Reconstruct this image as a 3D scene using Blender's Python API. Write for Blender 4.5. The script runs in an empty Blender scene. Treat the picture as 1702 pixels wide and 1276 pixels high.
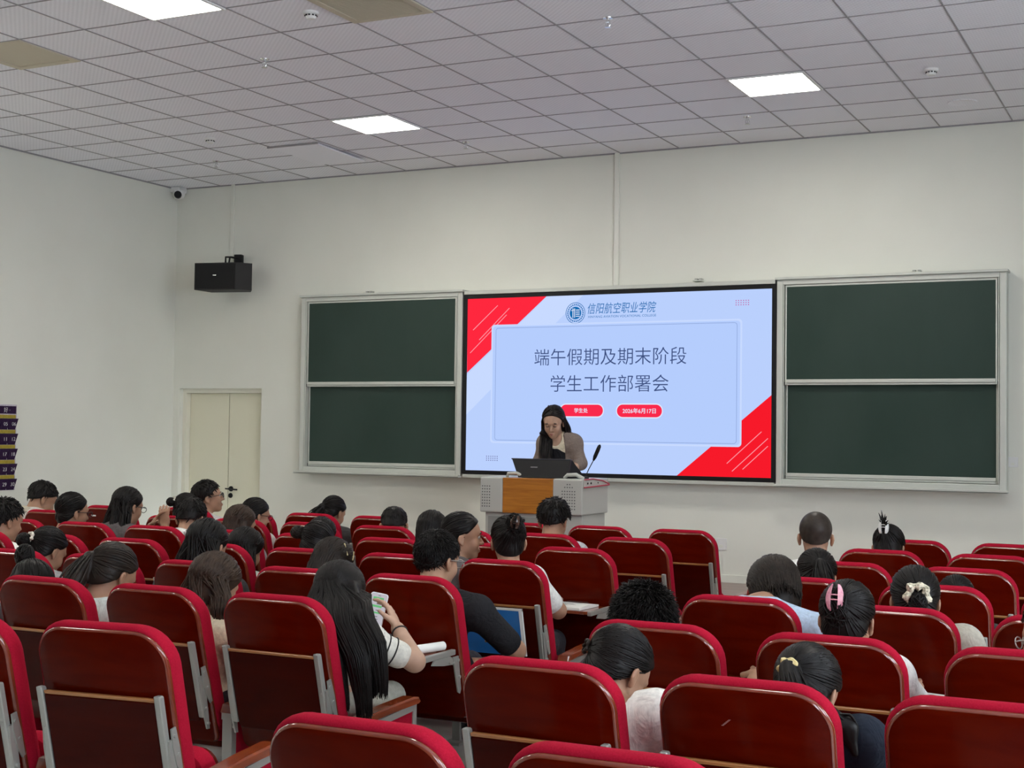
import bpy, bmesh, math, random
import numpy as np
from mathutils import Vector, Matrix
random.seed(7); np.random.seed(7)
PI = math.pi
SC = bpy.context.scene
COL = SC.collection
# ------------------------------------------------------------------ camera
cam_d = bpy.data.cameras.new('camera'); cam = bpy.data.objects.new('camera', cam_d); COL.objects.link(cam)
cam_d.sensor_width = 36.0; cam_d.lens = 2337.1 / 1702 * 36
cam_d.clip_start = 0.05; cam_d.clip_end = 100
_R = Vector((0.89652, 0.44281, 0.01306)); _U = Vector((0.003758, -0.037087, 0.999305)); _F = Vector((-0.44299, 0.895846, 0.034913))
cam.matrix_world = Matrix(((_R.x, _U.x, -_F.x, 0), (_R.y, _U.y, -_F.y, 0), (_R.z, _U.z, -_F.z, 1.72), (0, 0, 0, 1)))
SC.camera = cam
# ------------------------------------------------------------------ exposure, world
SC.view_settings.view_transform = 'Standard'; SC.view_settings.look = 'None'
SC.view_settings.gamma = 1; SC.view_settings.exposure = 0.0
LIGHT_STRENGTH = 38.0       # ceiling panels
SKY_STRENGTH = 16.0
w = bpy.data.worlds.new('sky'); SC.world = w; w.use_nodes = True
bg = w.node_tree.nodes['Background']; bg.inputs[0].default_value = (0.80, 0.89, 1.0, 1); bg.inputs[1].default_value = SKY_STRENGTH

# room numbers (metres; z = 0 is the hall floor, the camera stands over the origin)
XL, XR, YF, YB, ZC = -10.49, 3.3, 12.57, -3.5, 4.4435
STAGE = 0.37
GX = -9.878                 # first ceiling grid line
GY = YF - 0.534             # first full cross line

for i, yy in enumerate((-1.2, 2.2, 5.6)):     # daylight portals in the right-hand windows
    l = bpy.data.lights.new('window_portal', 'AREA'); l.shape = 'RECTANGLE'; l.size = 1.9; l.size_y = 2.4
    l.cycles.is_portal = True
    o = bpy.data.objects.new('window_portal', l); COL.objects.link(o)
    o.location = (XR + 0.14, yy, 2.3); o.rotation_euler = (0, PI / 2, 0)

# ------------------------------------------------------------------ materials
def lin(r, g, b):
    f = lambda c: (c / 255 / 12.92) if c / 255 <= 0.04045 else ((c / 255 + 0.055) / 1.055) ** 2.4
    return (f(r), f(g), f(b), 1)
MATS = {}
def mat(name, col, rough=0.6, metal=0.0, spec=0.5, coat=0.0, emit=0.0, sheen=0.0):
    m = bpy.data.materials.new(name); m.use_nodes = True
    b = m.node_tree.nodes['Principled BSDF']
    if len(col) == 3: col = (*col, 1)
    b.inputs['Base Color'].default_value = col; b.inputs['Roughness'].default_value = rough
    b.inputs['Metallic'].default_value = metal; b.inputs['Specular IOR Level'].default_value = spec
    b.inputs['Coat Weight'].default_value = coat; b.inputs['Coat Roughness'].default_value = 0.08
    if sheen: b.inputs['Sheen Weight'].default_value = sheen; b.inputs['Sheen Roughness'].default_value = 0.4
    if emit: b.inputs['Emission Color'].default_value = col; b.inputs['Emission Strength'].default_value = emit
    MATS[name] = m
    return m
def emitter(name, col, s=1.0):
    m = bpy.data.materials.new(name); m.use_nodes = True; nt = m.node_tree
    nt.nodes.remove(nt.nodes['Principled BSDF']); e = nt.nodes.new('ShaderNodeEmission')
    e.inputs[0].default_value = col; e.inputs[1].default_value = s
    nt.links.new(e.outputs[0], nt.nodes['Material Output'].inputs[0]); MATS[name] = m
    return m
def noise_color(m, c1, c2, scale=(1, 1, 1), nscale=5.0, detail=4, lo=0.3, hi=0.7, bump=0.0, bdist=0.002, dist=0.0):
    nt = m.node_tree; N = nt.nodes; L = nt.links; b = N['Principled BSDF']
    tc = N.new('ShaderNodeTexCoord'); mp = N.new('ShaderNodeMapping'); mp.inputs['Scale'].default_value = scale
    nz = N.new('ShaderNodeTexNoise'); nz.inputs['Scale'].default_value = nscale; nz.inputs['Detail'].default_value = detail
    nz.inputs['Distortion'].default_value = dist
    cr = N.new('ShaderNodeValToRGB'); cr.color_ramp.elements[0].position = lo; cr.color_ramp.elements[1].position = hi
    cr.color_ramp.elements[0].color = c1 if len(c1) == 4 else (*c1, 1); cr.color_ramp.elements[1].color = c2 if len(c2) == 4 else (*c2, 1)
    L.new(tc.outputs['Object'], mp.inputs[0]); L.new(mp.outputs[0], nz.inputs['Vector']); L.new(nz.outputs['Fac'], cr.inputs[0])
    L.new(cr.outputs[0], b.inputs['Base Color'])
    if bump:
        bp = N.new('ShaderNodeBump'); bp.inputs['Strength'].default_value = bump; bp.inputs['Distance'].default_value = bdist
        L.new(nz.outputs['Fac'], bp.inputs['Height']); L.new(bp.outputs[0], b.inputs['Normal'])
    return m

M_wall = noise_color(mat('wall_paint', (0.72, 0.71, 0.665), 0.75, spec=0.25), (0.745, 0.75, 0.675), (0.785, 0.79, 0.715), (1, 1, 1), 1.3, 3)
M_door = mat('door_paint', (0.74, 0.715, 0.56), 0.5)
M_jamb = mat('door_frame_paint', (0.76, 0.74, 0.63), 0.5)
M_floor = noise_color(mat('floor_vinyl', (0.45, 0.42, 0.37), 0.4), (0.56, 0.55, 0.52), (0.62, 0.61, 0.58), (1, 8, 1), 3, 4)
M_stage = noise_color(mat('stage_laminate', (0.28, 0.2, 0.17), 0.35), (0.25, 0.18, 0.155), (0.33, 0.25, 0.22), (1, 9, 1), 2.5, 4)
M_grid = mat('grid_bar', (0.30, 0.29, 0.30), 0.5)  # grey carries the shadow lines seen along the grid
M_white = mat('white_plastic', (0.78, 0.78, 0.76), 0.4)
M_beige = mat('grille_beige', (0.55, 0.50, 0.38), 0.6)
M_grille_dark = mat('grille_shadow', (0.30, 0.26, 0.20), 0.7)
M_chrome = mat('chrome', (0.7, 0.7, 0.7), 0.25, 1.0)
M_alu = mat('brushed_aluminium', (0.42, 0.425, 0.39), 0.38, 0.55)
M_alu_frame = mat('anodised_frame', (0.60, 0.62, 0.57), 0.45, 0.25)
M_black = mat('black_plastic', (0.010, 0.010, 0.011), 0.45, spec=0.22)
M_blackm = mat('black_matte', (0.015, 0.014, 0.014), 0.7)
M_rubber = mat('dark_gasket', (0.03, 0.03, 0.03), 0.6)
M_board = noise_color(mat('chalkboard', (0.02, 0.045, 0.035), 0.5, spec=0.3), (0.020, 0.043, 0.033), (0.033, 0.058, 0.047), (1, 1, 0.5), 1.6, 6, 0.35, 0.75)
M_fabric = noise_color(mat('crimson_fabric', (0.4, 0.012, 0.035), 0.9, spec=0.06), (0.32, 0.006, 0.022), (0.39, 0.009, 0.030), (1, 1, 1), 240, 2, 0.35, 0.65, 0.25, 0.001)
M_wood = noise_color(mat('mahogany_veneer', (0.11, 0.012, 0.003), 0.16, spec=0.08), (0.064, 0.0020, 0.0002), (0.096, 0.0050, 0.0005), (1.2, 1.2, 7), 2.2, 5, 0.3, 0.75, 0, 0, 0.8)
M_bead = noise_color(mat('glossy_wood_edge', (.2, .04, .02), 0.13, spec=0.6, coat=0.5), (.13, .018, .007), (.22, .04, .016), (1, 1, 1), 9, 3)  # ceiling-light highlight along the bevel put into a lighter wood colour
M_woodt = noise_color(mat('mahogany_tablet_shaded', (0.09, 0.01, 0.003), 0.24, spec=0.09), (0.036, 0.0014, 0.0003), (0.055, 0.003, 0.0006), (1.2, 1.2, 7), 2.2, 5, 0.3, 0.75, 0, 0, 0.8)  # darker copy of the veneer: shade on the hanging tablets put into colour
M_woodarm = noise_color(mat('armrest_wood', (0.2, 0.03, 0.006), 0.2, coat=0.6), (0.15, 0.022, 0.005), (0.28, 0.05, 0.010), (9, 1.2, 9), 3, 5)
M_edge = noise_color(mat('wood_edge_band', (0.4, 0.17, 0.05), 0.3, coat=0.4), (0.34, 0.13, 0.035), (0.46, 0.21, 0.07), (1, 20, 20), 3, 4)
M_oak = noise_color(mat('podium_oak', (0.42, 0.16, 0.015), 0.35), (0.34, 0.115, 0.010), (0.50, 0.20, 0.022), (1.0, 1.0, 11), 3.2, 6, 0.3, 0.72, 0, 0, 1.2)
M_podium = mat('podium_grey', (0.45, 0.46, 0.42), 0.45)
M_podium_d = mat('podium_dark_grey', (0.27, 0.28, 0.26), 0.5)
M_redline = mat('red_trim', (0.45, 0.03, 0.05), 0.4)
M_holes = mat('perforation', (0.10, 0.10, 0.10), 0.8)
M_paper = noise_color(mat('paper', (0.82, 0.82, 0.77), 0.8), (0.80, 0.80, 0.75), (0.85, 0.85, 0.80), (1, 1, 1), 8, 2)
M_ink = mat('ink', (0.12, 0.12, 0.13), 0.8)
M_skin = noise_color(mat('skin', (0.50, 0.29, 0.19), 0.5, spec=0.35), (0.35, 0.195, 0.122), (0.43, 0.245, 0.157), (1, 1, 1), 14, 3)
M_skin.node_tree.nodes['Principled BSDF'].inputs['Subsurface Weight'].default_value = 0.06
M_skin_pale = noise_color(mat('skin_pale', (0.6, 0.38, 0.27), 0.5, spec=0.35), (0.45, 0.275, 0.19), (0.53, 0.335, 0.235), (1, 1, 1), 14, 3)
M_eye = mat('eye_white', (0.7, 0.68, 0.64), 0.2); M_iris = mat('iris', (0.02, 0.012, 0.008), 0.15)
M_lip = mat('lips', (0.26, 0.06, 0.055), 0.45)
def hairmat(name, a, b):
    m = noise_color(mat(name, a, 0.45, spec=0.19), a, b, (1, 1, 1), 30, 3)
    return m
M_hair = hairmat('black_hair', (0.004, 0.0032, 0.0028), (0.009, 0.007, 0.006))
M_hair_br = hairmat('brown_hair', (0.022, 0.013, 0.009), (0.055, 0.034, 0.022))
M_hair_db = hairmat('dark_brown_hair', (0.012, 0.009, 0.007), (0.028, 0.020, 0.015))
M_hair_buzz = hairmat('cropped_hair', (0.022, 0.017, 0.014), (0.045, 0.034, 0.027))
CLOTH = {}
def cloth(name, c, v=0.12):
    if name in CLOTH: return CLOTH[name]
    a = tuple(x * (1 - v) for x in c); b = tuple(min(1, x * (1 + v)) for x in c)
    m = CLOTH[name] = noise_color(mat(name, c, 0.85, spec=0.15), a, b, (1, 1, 1), 60, 3, 0.3, 0.7)
    N = m.node_tree.nodes; L = m.node_tree.links; tc = N.new('ShaderNodeTexCoord'); nz = N.new('ShaderNodeTexNoise'); bp = N.new('ShaderNodeBump')      # soft creases
    nz.inputs['Scale'].default_value = 11; nz.inputs['Detail'].default_value = 3; nz.inputs['Distortion'].default_value = 1.6; bp.inputs['Strength'].default_value = 0.55; bp.inputs['Distance'].default_value = 0.02
    L.new(tc.outputs['Object'], nz.inputs['Vector']); L.new(nz.outputs['Fac'], bp.inputs['Height']); L.new(bp.outputs[0], N['Principled BSDF'].inputs['Normal'])
    return CLOTH[name]

# ceiling tile: embossed pattern of small pits (a pattern of the tile itself)
def tile_material():
    m = mat('ceiling_tile', (0.72, 0.71, 0.715), 0.75, spec=0.2); nt = m.node_tree; N = nt.nodes; L = nt.links; b = N['Principled BSDF']
    tc = N.new('ShaderNodeTexCoord'); mp = N.new('ShaderNodeMapping'); mp.inputs['Rotation'].default_value = (0, 0, PI / 4)
    mp.inputs['Scale'].default_value = (36, 36, 36)
    vo = N.new('ShaderNodeTexVoronoi'); vo.inputs['Randomness'].default_value = 0.0; vo.inputs['Scale'].default_value = 1.0
    cr = N.new('ShaderNodeValToRGB'); cr.color_ramp.elements[0].position = 0.18; cr.color_ramp.elements[1].position = 0.42
    cr.color_ramp.elements[0].color = (0.76, 0.765, 0.81, 1); cr.color_ramp.elements[1].color = (0.87, 0.875, 0.92, 1)  # slight blue of the screen's light put into the tile colour
    bp = N.new('ShaderNodeBump'); bp.inputs['Strength'].default_value = 0.5; bp.inputs['Distance'].default_value = 0.004
    L.new(tc.outputs['Object'], mp.inputs[0]); L.new(mp.outputs[0], vo.inputs['Vector']); L.new(vo.outputs['Distance'], cr.inputs[0])
    L.new(cr.outputs[0], b.inputs['Base Color']); L.new(vo.outputs['Distance'], bp.inputs['Height']); L.new(bp.outputs[0], b.inputs['Normal'])
    return m
M_tile = tile_material()
M_lamp = emitter('lamp_diffuser', (1.0, 0.97, 0.89, 1), LIGHT_STRENGTH)

# ------------------------------------------------------------------ object helpers
def tag(o, label=None, cat=None, group=None, kind=None):
    if label: o['label'] = label
    if cat: o['category'] = cat
    if group: o['group'] = group
    if kind: o['kind'] = kind
    return o
def thing(name, label, cat, loc=(0, 0, 0), rotz=0.0, group=None):
    o = bpy.data.objects.new(name, None); COL.objects.link(o); o.location = loc; o.rotation_euler = (0, 0, rotz)
    o.empty_display_size = 0.1
    return tag(o, label, cat, group)
def link(name, me, m=None, parent=None, smooth=False):
    o = bpy.data.objects.new(name, me); COL.objects.link(o)
    if m is not None and not me.materials: me.materials.append(m)
    if parent is not None: o.parent = parent
    if smooth: me.polygons.foreach_set('use_smooth', [True] * len(me.polygons))
    return o
class MB:
    """collects shapes for ONE mesh object"""
    def __init__(s): s.v = []; s.f = []; s.sm = []
    def add(s, vs, fs, smooth=False):
        o = len(s.v); s.v += [tuple(v) for v in vs]; s.f += [tuple(i + o for i in f) for f in fs]; s.sm += [smooth] * len(fs); return s
    def box(s, x0, x1, y0, y1, z0, z1, b=0.0):
        if b <= 0:
            vs = [(x, y, z) for x in (x0, x1) for y in (y0, y1) for z in (z0, z1)]
            return s.add(vs, [(0, 1, 3, 2), (4, 6, 7, 5), (0, 4, 5, 1), (2, 3, 7, 6), (0, 2, 6, 4), (1, 5, 7, 3)])
        bm = bmesh.new(); bmesh.ops.create_cube(bm, size=1)
        for v in bm.verts: v.co = Vector(((x0 + x1) / 2 + v.co.x * (x1 - x0), (y0 + y1) / 2 + v.co.y * (y1 - y0), (z0 + z1) / 2 + v.co.z * (z1 - z0)))
        bmesh.ops.bevel(bm, geom=bm.edges[:], offset=b, segments=2, profile=0.5, affect='EDGES')
        bm.verts.index_update(); s.add([v.co[:] for v in bm.verts], [[v.index for v in f.verts] for f in bm.faces]); bm.free(); return s
    def tube(s, pts, r, n=10, caps=True, smooth=True):
        pts = [Vector(p) for p in pts]; rs = r if isinstance(r, (list, tuple)) else [r] * len(pts)
        vs = []; fs = []; prev = None
        for i, p in enumerate(pts):
            t = (pts[min(i + 1, len(pts) - 1)] - pts[max(i - 1, 0)]).normalized()
            if prev is None: a = t.orthogonal().normalized()
            else: a = (prev - t * prev.dot(t)); a = a.normalized() if a.length > 1e-6 else t.orthogonal().normalized()
            prev = a; b = t.cross(a)
            for k in range(n):
                q = 2 * PI * k / n; vs.append(p + (a * math.cos(q) + b * math.sin(q)) * rs[i])
        for i in range(len(pts) - 1):
            for k in range(n): fs.append((i * n + k, i * n + (k + 1) % n, (i + 1) * n + (k + 1) % n, (i + 1) * n + k))
        if caps: fs.append(tuple(range(n - 1, -1, -1))); fs.append(tuple((len(pts) - 1) * n + k for k in range(n)))
        return s.add(vs, fs, smooth)
    def lathe(s, prof, c=(0, 0, 0), n=20, axis='z', smooth=True):
        vs = []; fs = []
        for (r, h) in prof:
            for k in range(n):
                q = 2 * PI * k / n; u, v = r * math.cos(q), r * math.sin(q)
                vs.append({'z': (c[0] + u, c[1] + v, c[2] + h), 'y': (c[0] + u, c[1] + h, c[2] + v), 'x': (c[0] + h, c[1] + u, c[2] + v)}[axis])
        for i in range(len(prof) - 1):
            for k in range(n): fs.append((i * n + k, i * n + (k + 1) % n, (i + 1) * n + (k + 1) % n, (i + 1) * n + k))
        fs.append(tuple(range(n))); fs.append(tuple((len(prof) - 1) * n + k for k in range(n)))
        return s.add(vs, fs, smooth)
    def prism(s, poly, d0, d1, axis='y'):
        """polygon (2D) extruded: axis y -> (x,z); x -> (y,z); z -> (x,y)"""
        P = {'y': lambda a, b, d: (a, d, b), 'x': lambda a, b, d: (d, a, b), 'z': lambda a, b, d: (a, b, d)}[axis]
        n = len(poly); vs = [P(a, b, d0) for a, b in poly] + [P(a, b, d1) for a, b in poly]
        fs = [tuple(range(n)), tuple(range(2 * n - 1, n - 1, -1))] + [(i, (i + 1) % n, n + (i + 1) % n, n + i) for i in range(n)]
        return s.add(vs, fs)
    def slab(s, outline, layers, fn, smooth=True):
        """outline(inset)->[(a,b)], layers [(depth, inset)], fn(a,b,d)->xyz; closed rounded slab"""
        rings = []; vs = []; fs = []
        for d, ins in layers:
            o = outline(ins); rings.append(len(o)); vs += [fn(a, b, d) for a, b in o]
        n = rings[0]
        for i in range(len(layers) - 1):
            for k in range(n): fs.append((i * n + k, i * n + (k + 1) % n, (i + 1) * n + (k + 1) % n, (i + 1) * n + k))
        fs.append(tuple(range(n - 1, -1, -1))); m = (len(layers) - 1) * n; fs.append(tuple(m + k for k in range(n)))
        return s.add(vs, fs, smooth)
    def build(s, name, m, parent=None):
        me = bpy.data.meshes.new(name); me.from_pydata(s.v, [], s.f); me.update()
        bm = bmesh.new(); bm.from_mesh(me); bmesh.ops.recalc_face_normals(bm, faces=bm.faces[:]); bm.to_mesh(me); bm.free()
        me.materials.append(m); me.polygons.foreach_set('use_smooth', s.sm)
        if any(s.sm) :
            me.set_sharp_from_angle(angle=0.7)
        o = bpy.data.objects.new(name, me); COL.objects.link(o)
        if parent is not None: o.parent = parent
        return o
def rrect(x0, x1, z0, z1, rt, rb, n=7):
    """outline of a rounded rectangle with top radius rt, bottom radius rb"""
    def f(ins):
        a0, a1, b0, b1 = x0 + ins, x1 - ins, z0 + ins, z1 - ins
        t = max(rt - ins, 0.002); b = max(rb - ins, 0.002); o = []
        for cx, cz, r, q0 in ((a1 - t, b1 - t, t, 0), (a0 + t, b1 - t, t, PI / 2), (a0 + b, b0 + b, b, PI), (a1 - b, b0 + b, b, 1.5 * PI)):
            for k in range(n): q = q0 + PI / 2 * k / (n - 1); o.append((cx + r * math.cos(q), cz + r * math.sin(q)))
        return o
    return f
def text_mesh(name, s, m, parent, loc, width=None, size=0.1, rot=(PI / 2, 0, 0), offset=0.0, shear=0.0, align='CENTER', spacing=1.0, height=None):
    c = bpy.data.curves.new(name, 'FONT'); c.body = s; c.size = 1.0; c.offset = offset; c.shear = shear; c.space_character = spacing
    c.align_x = 'LEFT'; c.resolution_u = 3
    t = bpy.data.objects.new(name, c); COL.objects.link(t); bpy.context.view_layer.update()
    me = bpy.data.meshes.new_from_object(t.evaluated_get(bpy.context.evaluated_depsgraph_get()))
    bpy.data.objects.remove(t)
    V = np.zeros(len(me.vertices) * 3); me.vertices.foreach_get('co', V); V = V.reshape(-1, 3)
    if len(V):
        lo, hi = V.min(0), V.max(0); sx = (width / (hi[0] - lo[0])) if width else size
        sy = (height / (hi[1] - lo[1])) if height else sx
        V = (V - (lo + hi) / 2) * np.array([sx, sy, 1]); me.vertices.foreach_set('co', V.ravel())
    me.materials.clear(); me.materials.append(m); me.update()
    o = bpy.data.objects.new(name, me); COL.objects.link(o); o.location = loc; o.rotation_euler = rot; o.parent = parent
    return o
def struct(o): o['kind'] = 'structure'; return o
ORD = ['first', 'second', 'third', 'fourth', 'fifth', 'sixth', 'seventh', 'eighth', 'ninth', 'tenth', 'eleventh']

# ================================================================== the room
DX0, DX1, DZ = -10.40, -9.27, 2.175          # door opening
struct(MB().box(XL, XR, YB, YF, -0.1, 0).build('floor', M_floor))
struct(MB().box(XL, XR, YB, YF + 0.3, ZC, ZC + 0.08).build('ceiling', M_tile))
wf = MB()
wf.box(XL - 0.2, DX0, YF, YF + 0.3, -0.1, ZC); wf.box(DX0, DX1, YF, YF + 0.3, DZ, ZC); wf.box(DX0, DX1, YF + 0.22, YF + 0.3, -0.1, DZ); wf.box(DX1, XR + 0.2, YF, YF + 0.3, -0.1, ZC)  # includes a slab added behind the door leaves to block sky light
struct(wf.build('wall_front', M_wall))
struct(MB().box(XL - 0.2, XL, YB, YF, -0.1, ZC).build('wall_left', M_wall))
struct(MB().box(XL - 0.2, XR + 0.2, YB - 0.2, YB, -0.1, ZC).build('wall_back', mat('darkened_back_wall', (0.10, 0.08, 0.07), 0.8)))  # unseen wall, darkened to cut fill and reflections on the seat backs
wr = MB(); ys = [YB]
for yy in (-1.2, 2.2, 5.6): ys += [yy - 0.95, yy + 0.95]
ys.append(YF)
for a, b in zip(ys[0::2], ys[1::2]): wr.box(XR, XR + 0.2, a, b, -0.1, ZC)
for a, b in zip(ys[1::2], ys[2::2]): wr.box(XR, XR + 0.2, a, b, -0.1, 1.1); wr.box(XR, XR + 0.2, a, b, 3.5, ZC)
struct(wr.build('wall_right', M_wall))
M_glass = bpy.data.materials.new('window_glass'); M_glass.use_nodes = True
nt = M_glass.node_tree; nt.nodes.remove(nt.nodes['Principled BSDF'])
tr = nt.nodes.new('ShaderNodeBsdfTransparent'); gl = nt.nodes.new('ShaderNodeBsdfGlossy'); mx = nt.nodes.new('ShaderNodeMixShader')
gl.inputs['Roughness'].default_value = 0.02; mx.inputs[0].default_value = 0.06
nt.links.new(tr.outputs[0], mx.inputs[1]); nt.links.new(gl.outputs[0], mx.inputs[2]); nt.links.new(mx.outputs[0], nt.nodes['Material Output'].inputs[0])
for i, yy in enumerate((-1.2, 2.2, 5.6)):
    fr = MB()
    for a, b in ((yy - 0.95, yy - 0.89), (yy - 0.03, yy + 0.03), (yy + 0.89, yy + 0.95)): fr.box(XR + 0.06, XR + 0.12, a, b, 1.1, 3.5)
    for a, b in ((1.1, 1.16), (3.44, 3.5)): fr.box(XR + 0.06, XR + 0.12, yy - 0.89, yy + 0.89, a, b)
    f = struct(fr.build('window_%d' % (i + 1), M_white))
    MB().box(XR + 0.085, XR + 0.09, yy - 0.89, yy + 0.89, 1.16, 3.44).build('pane', M_glass, f)
# platform at the front
st = MB().box(-8.95, XR, 10.25, YF, 0, STAGE); struct(st.build('floor_platform', M_stage))
# baseboard-like darker joint between wall and platform is only a thin white skirting
struct(MB().box(-8.95, XR, YF - 0.012, YF, STAGE, STAGE + 0.07, 0).build('baseboard_front', M_wall))
struct(MB().box(XL, XL + 0.012, YB, YF, 0, 0.09).build('baseboard_left', M_wall))
# ceiling grid bars
gb = MB(); i = -1
while GX + 0.6 * i < XR:
    x = GX + 0.6 * i
    if x > XL: gb.box(x - 0.005, x + 0.005, YB, YF, ZC - 0.005, ZC)
    i += 1
j = 0
while GY - 0.6 * j > YB:
    y = GY - 0.6 * j; gb.box(XL, XR, y - 0.004, y + 0.004, ZC - 0.005, ZC); j += 1
gb.box(XL, XR, YF - 0.012, YF, ZC - 0.012, ZC); gb.box(XL, XL + 0.012, YB, YF, ZC - 0.012, ZC)
struct(gb.build('ceiling_grid', M_grid))
def cell(i, j): return GX + 0.6 * i, GX + 0.6 * (i + 1), GY - 0.6 * j, GY - 0.6 * (j - 1)   # x0,x1,y0,y1 ; j=1 next to first cross line
# door: reveal, two leaves, lever
dj = MB()
dj.box(DX0, DX0 + 0.05, YF + 0.06, YF + 0.22, 0, DZ); dj.box(DX1 - 0.05, DX1, YF + 0.06, YF + 0.22, 0, DZ); dj.box(DX0 + 0.05, DX1 - 0.05, YF + 0.06, YF + 0.22, DZ - 0.05, DZ)
struct(dj.build('trim_1', M_jamb))
d = MB(); d.box(DX0 + 0.052, -9.806, YF + 0.13, YF + 0.17, 0.008, DZ - 0.052, 0.003); d = struct(d.build('door_1', M_door))
d2 = struct(MB().box(-9.798, DX1 - 0.052, YF + 0.13, YF + 0.17, 0.008, DZ - 0.052, 0.003).build('door_2', M_door))
hm = MB(); hm.lathe([(0.0, -0.012), (0.028, -0.012), (0.03, 0.0)], (-9.755, YF + 0.13, 1.06), 16, 'y')
hm.tube([(-9.755, YF + 0.12, 1.06), (-9.755, YF + 0.075, 1.06), (-9.745, YF + 0.07, 1.06), (-9.63, YF + 0.07, 1.055)], 0.009, 8)
hm.tube([(-9.79, YF + 0.07, 1.062), (-9.745, YF + 0.07, 1.06)], 0.008, 8)
hm.build('door_handle', M_black, d2)
MB().lathe([(0.0, -0.012), (0.026, -0.012), (0.028, 0.0)], (-9.76, YF + 0.13, 0.985), 16, 'y').build('lock_cylinder', M_black, d2)

# ---------------------------------------------------------------- ceiling fittings
def ceiling_lamp(i, j, label):
    x0, x1, y0, y1 = cell(i, j); t = thing('ceiling_light', label, 'ceiling light', ((x0 + x1) / 2, (y0 + y1) / 2, ZC), 0, 'square ceiling light panels')
    fr = MB()
    for a in (-1, 1):
        fr.box(a * 0.29 - 0.01, a * 0.29 + 0.01, -0.3, 0.3, -0.016, 0); fr.box(-0.28, 0.28, a * 0.29 - 0.01, a * 0.29 + 0.01, -0.016, 0)
    fr.build('frame', M_white, t)
    MB().box(-0.28, 0.28, -0.28, 0.28, -0.012, -0.002).build('diffuser', M_lamp, t)
ceiling_lamp(5, 3, 'lit square light panel in the ceiling, above and left of the screen')
ceiling_lamp(11, 3, 'lit square light panel in the ceiling, above the right blackboard')
ceiling_lamp(6, 9, 'lit square light panel cut by the top edge, upper left of the ceiling')
for k, (i, j) in enumerate(((13, 9), (0, 9), (0, 13), (6, 15), (13, 15))):  # unseen panels added to brighten the hall and its left wall
    ceiling_lamp(i, j, 'extra square light panel added outside the view to brighten the hall')
def grille(i, j, label, dark):
    x0, x1, y0, y1 = cell(i, j); t = thing('ceiling_vent', label, 'air vent', ((x0 + x1) / 2, (y0 + y1) / 2, ZC))
    fr = MB()
    for a in (-1, 1):
        fr.box(a * 0.275 - 0.025, a * 0.275 + 0.025, -0.3, 0.3, -0.014, 0); fr.box(-0.25, 0.25, a * 0.275 - 0.025, a * 0.275 + 0.025, -0.014, 0)
    fr.build('frame', M_beige, t)
    MB().box(-0.25, 0.25, -0.25, 0.25, -0.004, -0.001).build('backing', M_grille_dark if dark else M_beige, t)
    if dark:
        s = MB()
        for k in range(34): y = -0.245 + 0.49 * k / 33; s.box(-0.25, 0.25, y - 0.0035, y + 0.0035, -0.010, -0.004)
        s.build('louvre', M_beige, t)
grille(8, 8, 'square brown louvred air vent in the ceiling at the top edge', True)
grille(3, 8, 'square plain beige vent cover in the ceiling at the far left edge', False)
x0, x1, _, _ = cell(3, 1)
hp = thing('ceiling_panel', 'loose ceiling panel hanging slightly open near the front wall', 'ceiling panel', ((x0 + x1) / 2 - 0.02, GY - 0.62, ZC - 0.012))
pp = MB().box(-0.27, 0.27, -0.40, 0.42, -0.012, 0.0).build('panel', M_tile, hp); pp.rotation_euler = (math.radians(-1.2), math.radians(0.8), 0)
MB().box(-0.30, 0.28, -0.425, -0.41, -0.006, 0.008).build('frame', M_grid, hp)
def detector(x, y, label):
    t = thing('smoke_detector', label, 'smoke detector', (x, y, ZC), 0, 'smoke detectors')
    MB().lathe([(0.0, 0), (0.052, 0), (0.052, -0.012), (0.046, -0.018)], n=24).build('base', M_white, t)
    MB().lathe([(0.036, -0.018), (0.036, -0.034), (0.026, -0.046), (0.0, -0.048)], n=24).build('sensor_head', M_white, t)
    v = MB()
    for k in range(10): q = 2 * PI * k / 10; v.box(0.0345 * math.cos(q) - 0.006, 0.0345 * math.cos(q) + 0.006, 0.0345 * math.sin(q) - 0.006, 0.0345 * math.sin(q) + 0.006, -0.031, -0.022)
    v.build('sensor_slot', M_blackm, t)
gp = lambda i, j: (GX + 0.6 * i, GY - 0.6 * (j - 1))
detector(*gp(7.76, 8.5), 'small white smoke detector on the ceiling beside the brown vent')
detector(*gp(2.52, 3.61), 'small white smoke detector on the ceiling, left of the lit panels')
detector(*gp(13.44, 3.43), 'small white smoke detector on the ceiling at the far right')
def sprinkler(x, y, label):
    t = thing('sprinkler_head', label, 'sprinkler', (x, y, ZC), 0, 'ceiling sprinklers')
    MB().lathe([(0.0, 0), (0.036, 0), (0.034, -0.006), (0.012, -0.009), (0.012, -0.028), (0.0, -0.028)], n=20).build('escutcheon', M_chrome, t)
    MB().tube([(0.012, 0, -0.026), (0.017, 0, -0.045), (0.004, 0, -0.062)], 0.003, 6).tube([(-0.012, 0, -0.026), (-0.017, 0, -0.045), (-0.004, 0, -0.062)], 0.003, 6).tube([(0, 0, -0.026), (0, 0, -0.06)], 0.0035, 6).build('yoke', M_chrome, t)
    MB().lathe([(0.0, -0.062), (0.021, -0.062), (0.021, -0.065), (0.0, -0.067)], n=16).build('deflector', M_chrome, t)
for a, lb in (((10.62, 7.0), 'chrome sprinkler head nearest the top edge, right of the brown vent'), ((6.13, 7.12), 'chrome sprinkler head on the ceiling, left of the brown vent'),
              ((1.42, 2.06), 'chrome sprinkler head near the left front corner of the ceiling'), ((6.09, 1.82), 'chrome sprinkler head just right of the left lit panel'),
              ((10.62, 1.8), 'chrome sprinkler head just below the right lit panel')): sprinkler(*gp(*a), lb)
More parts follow.
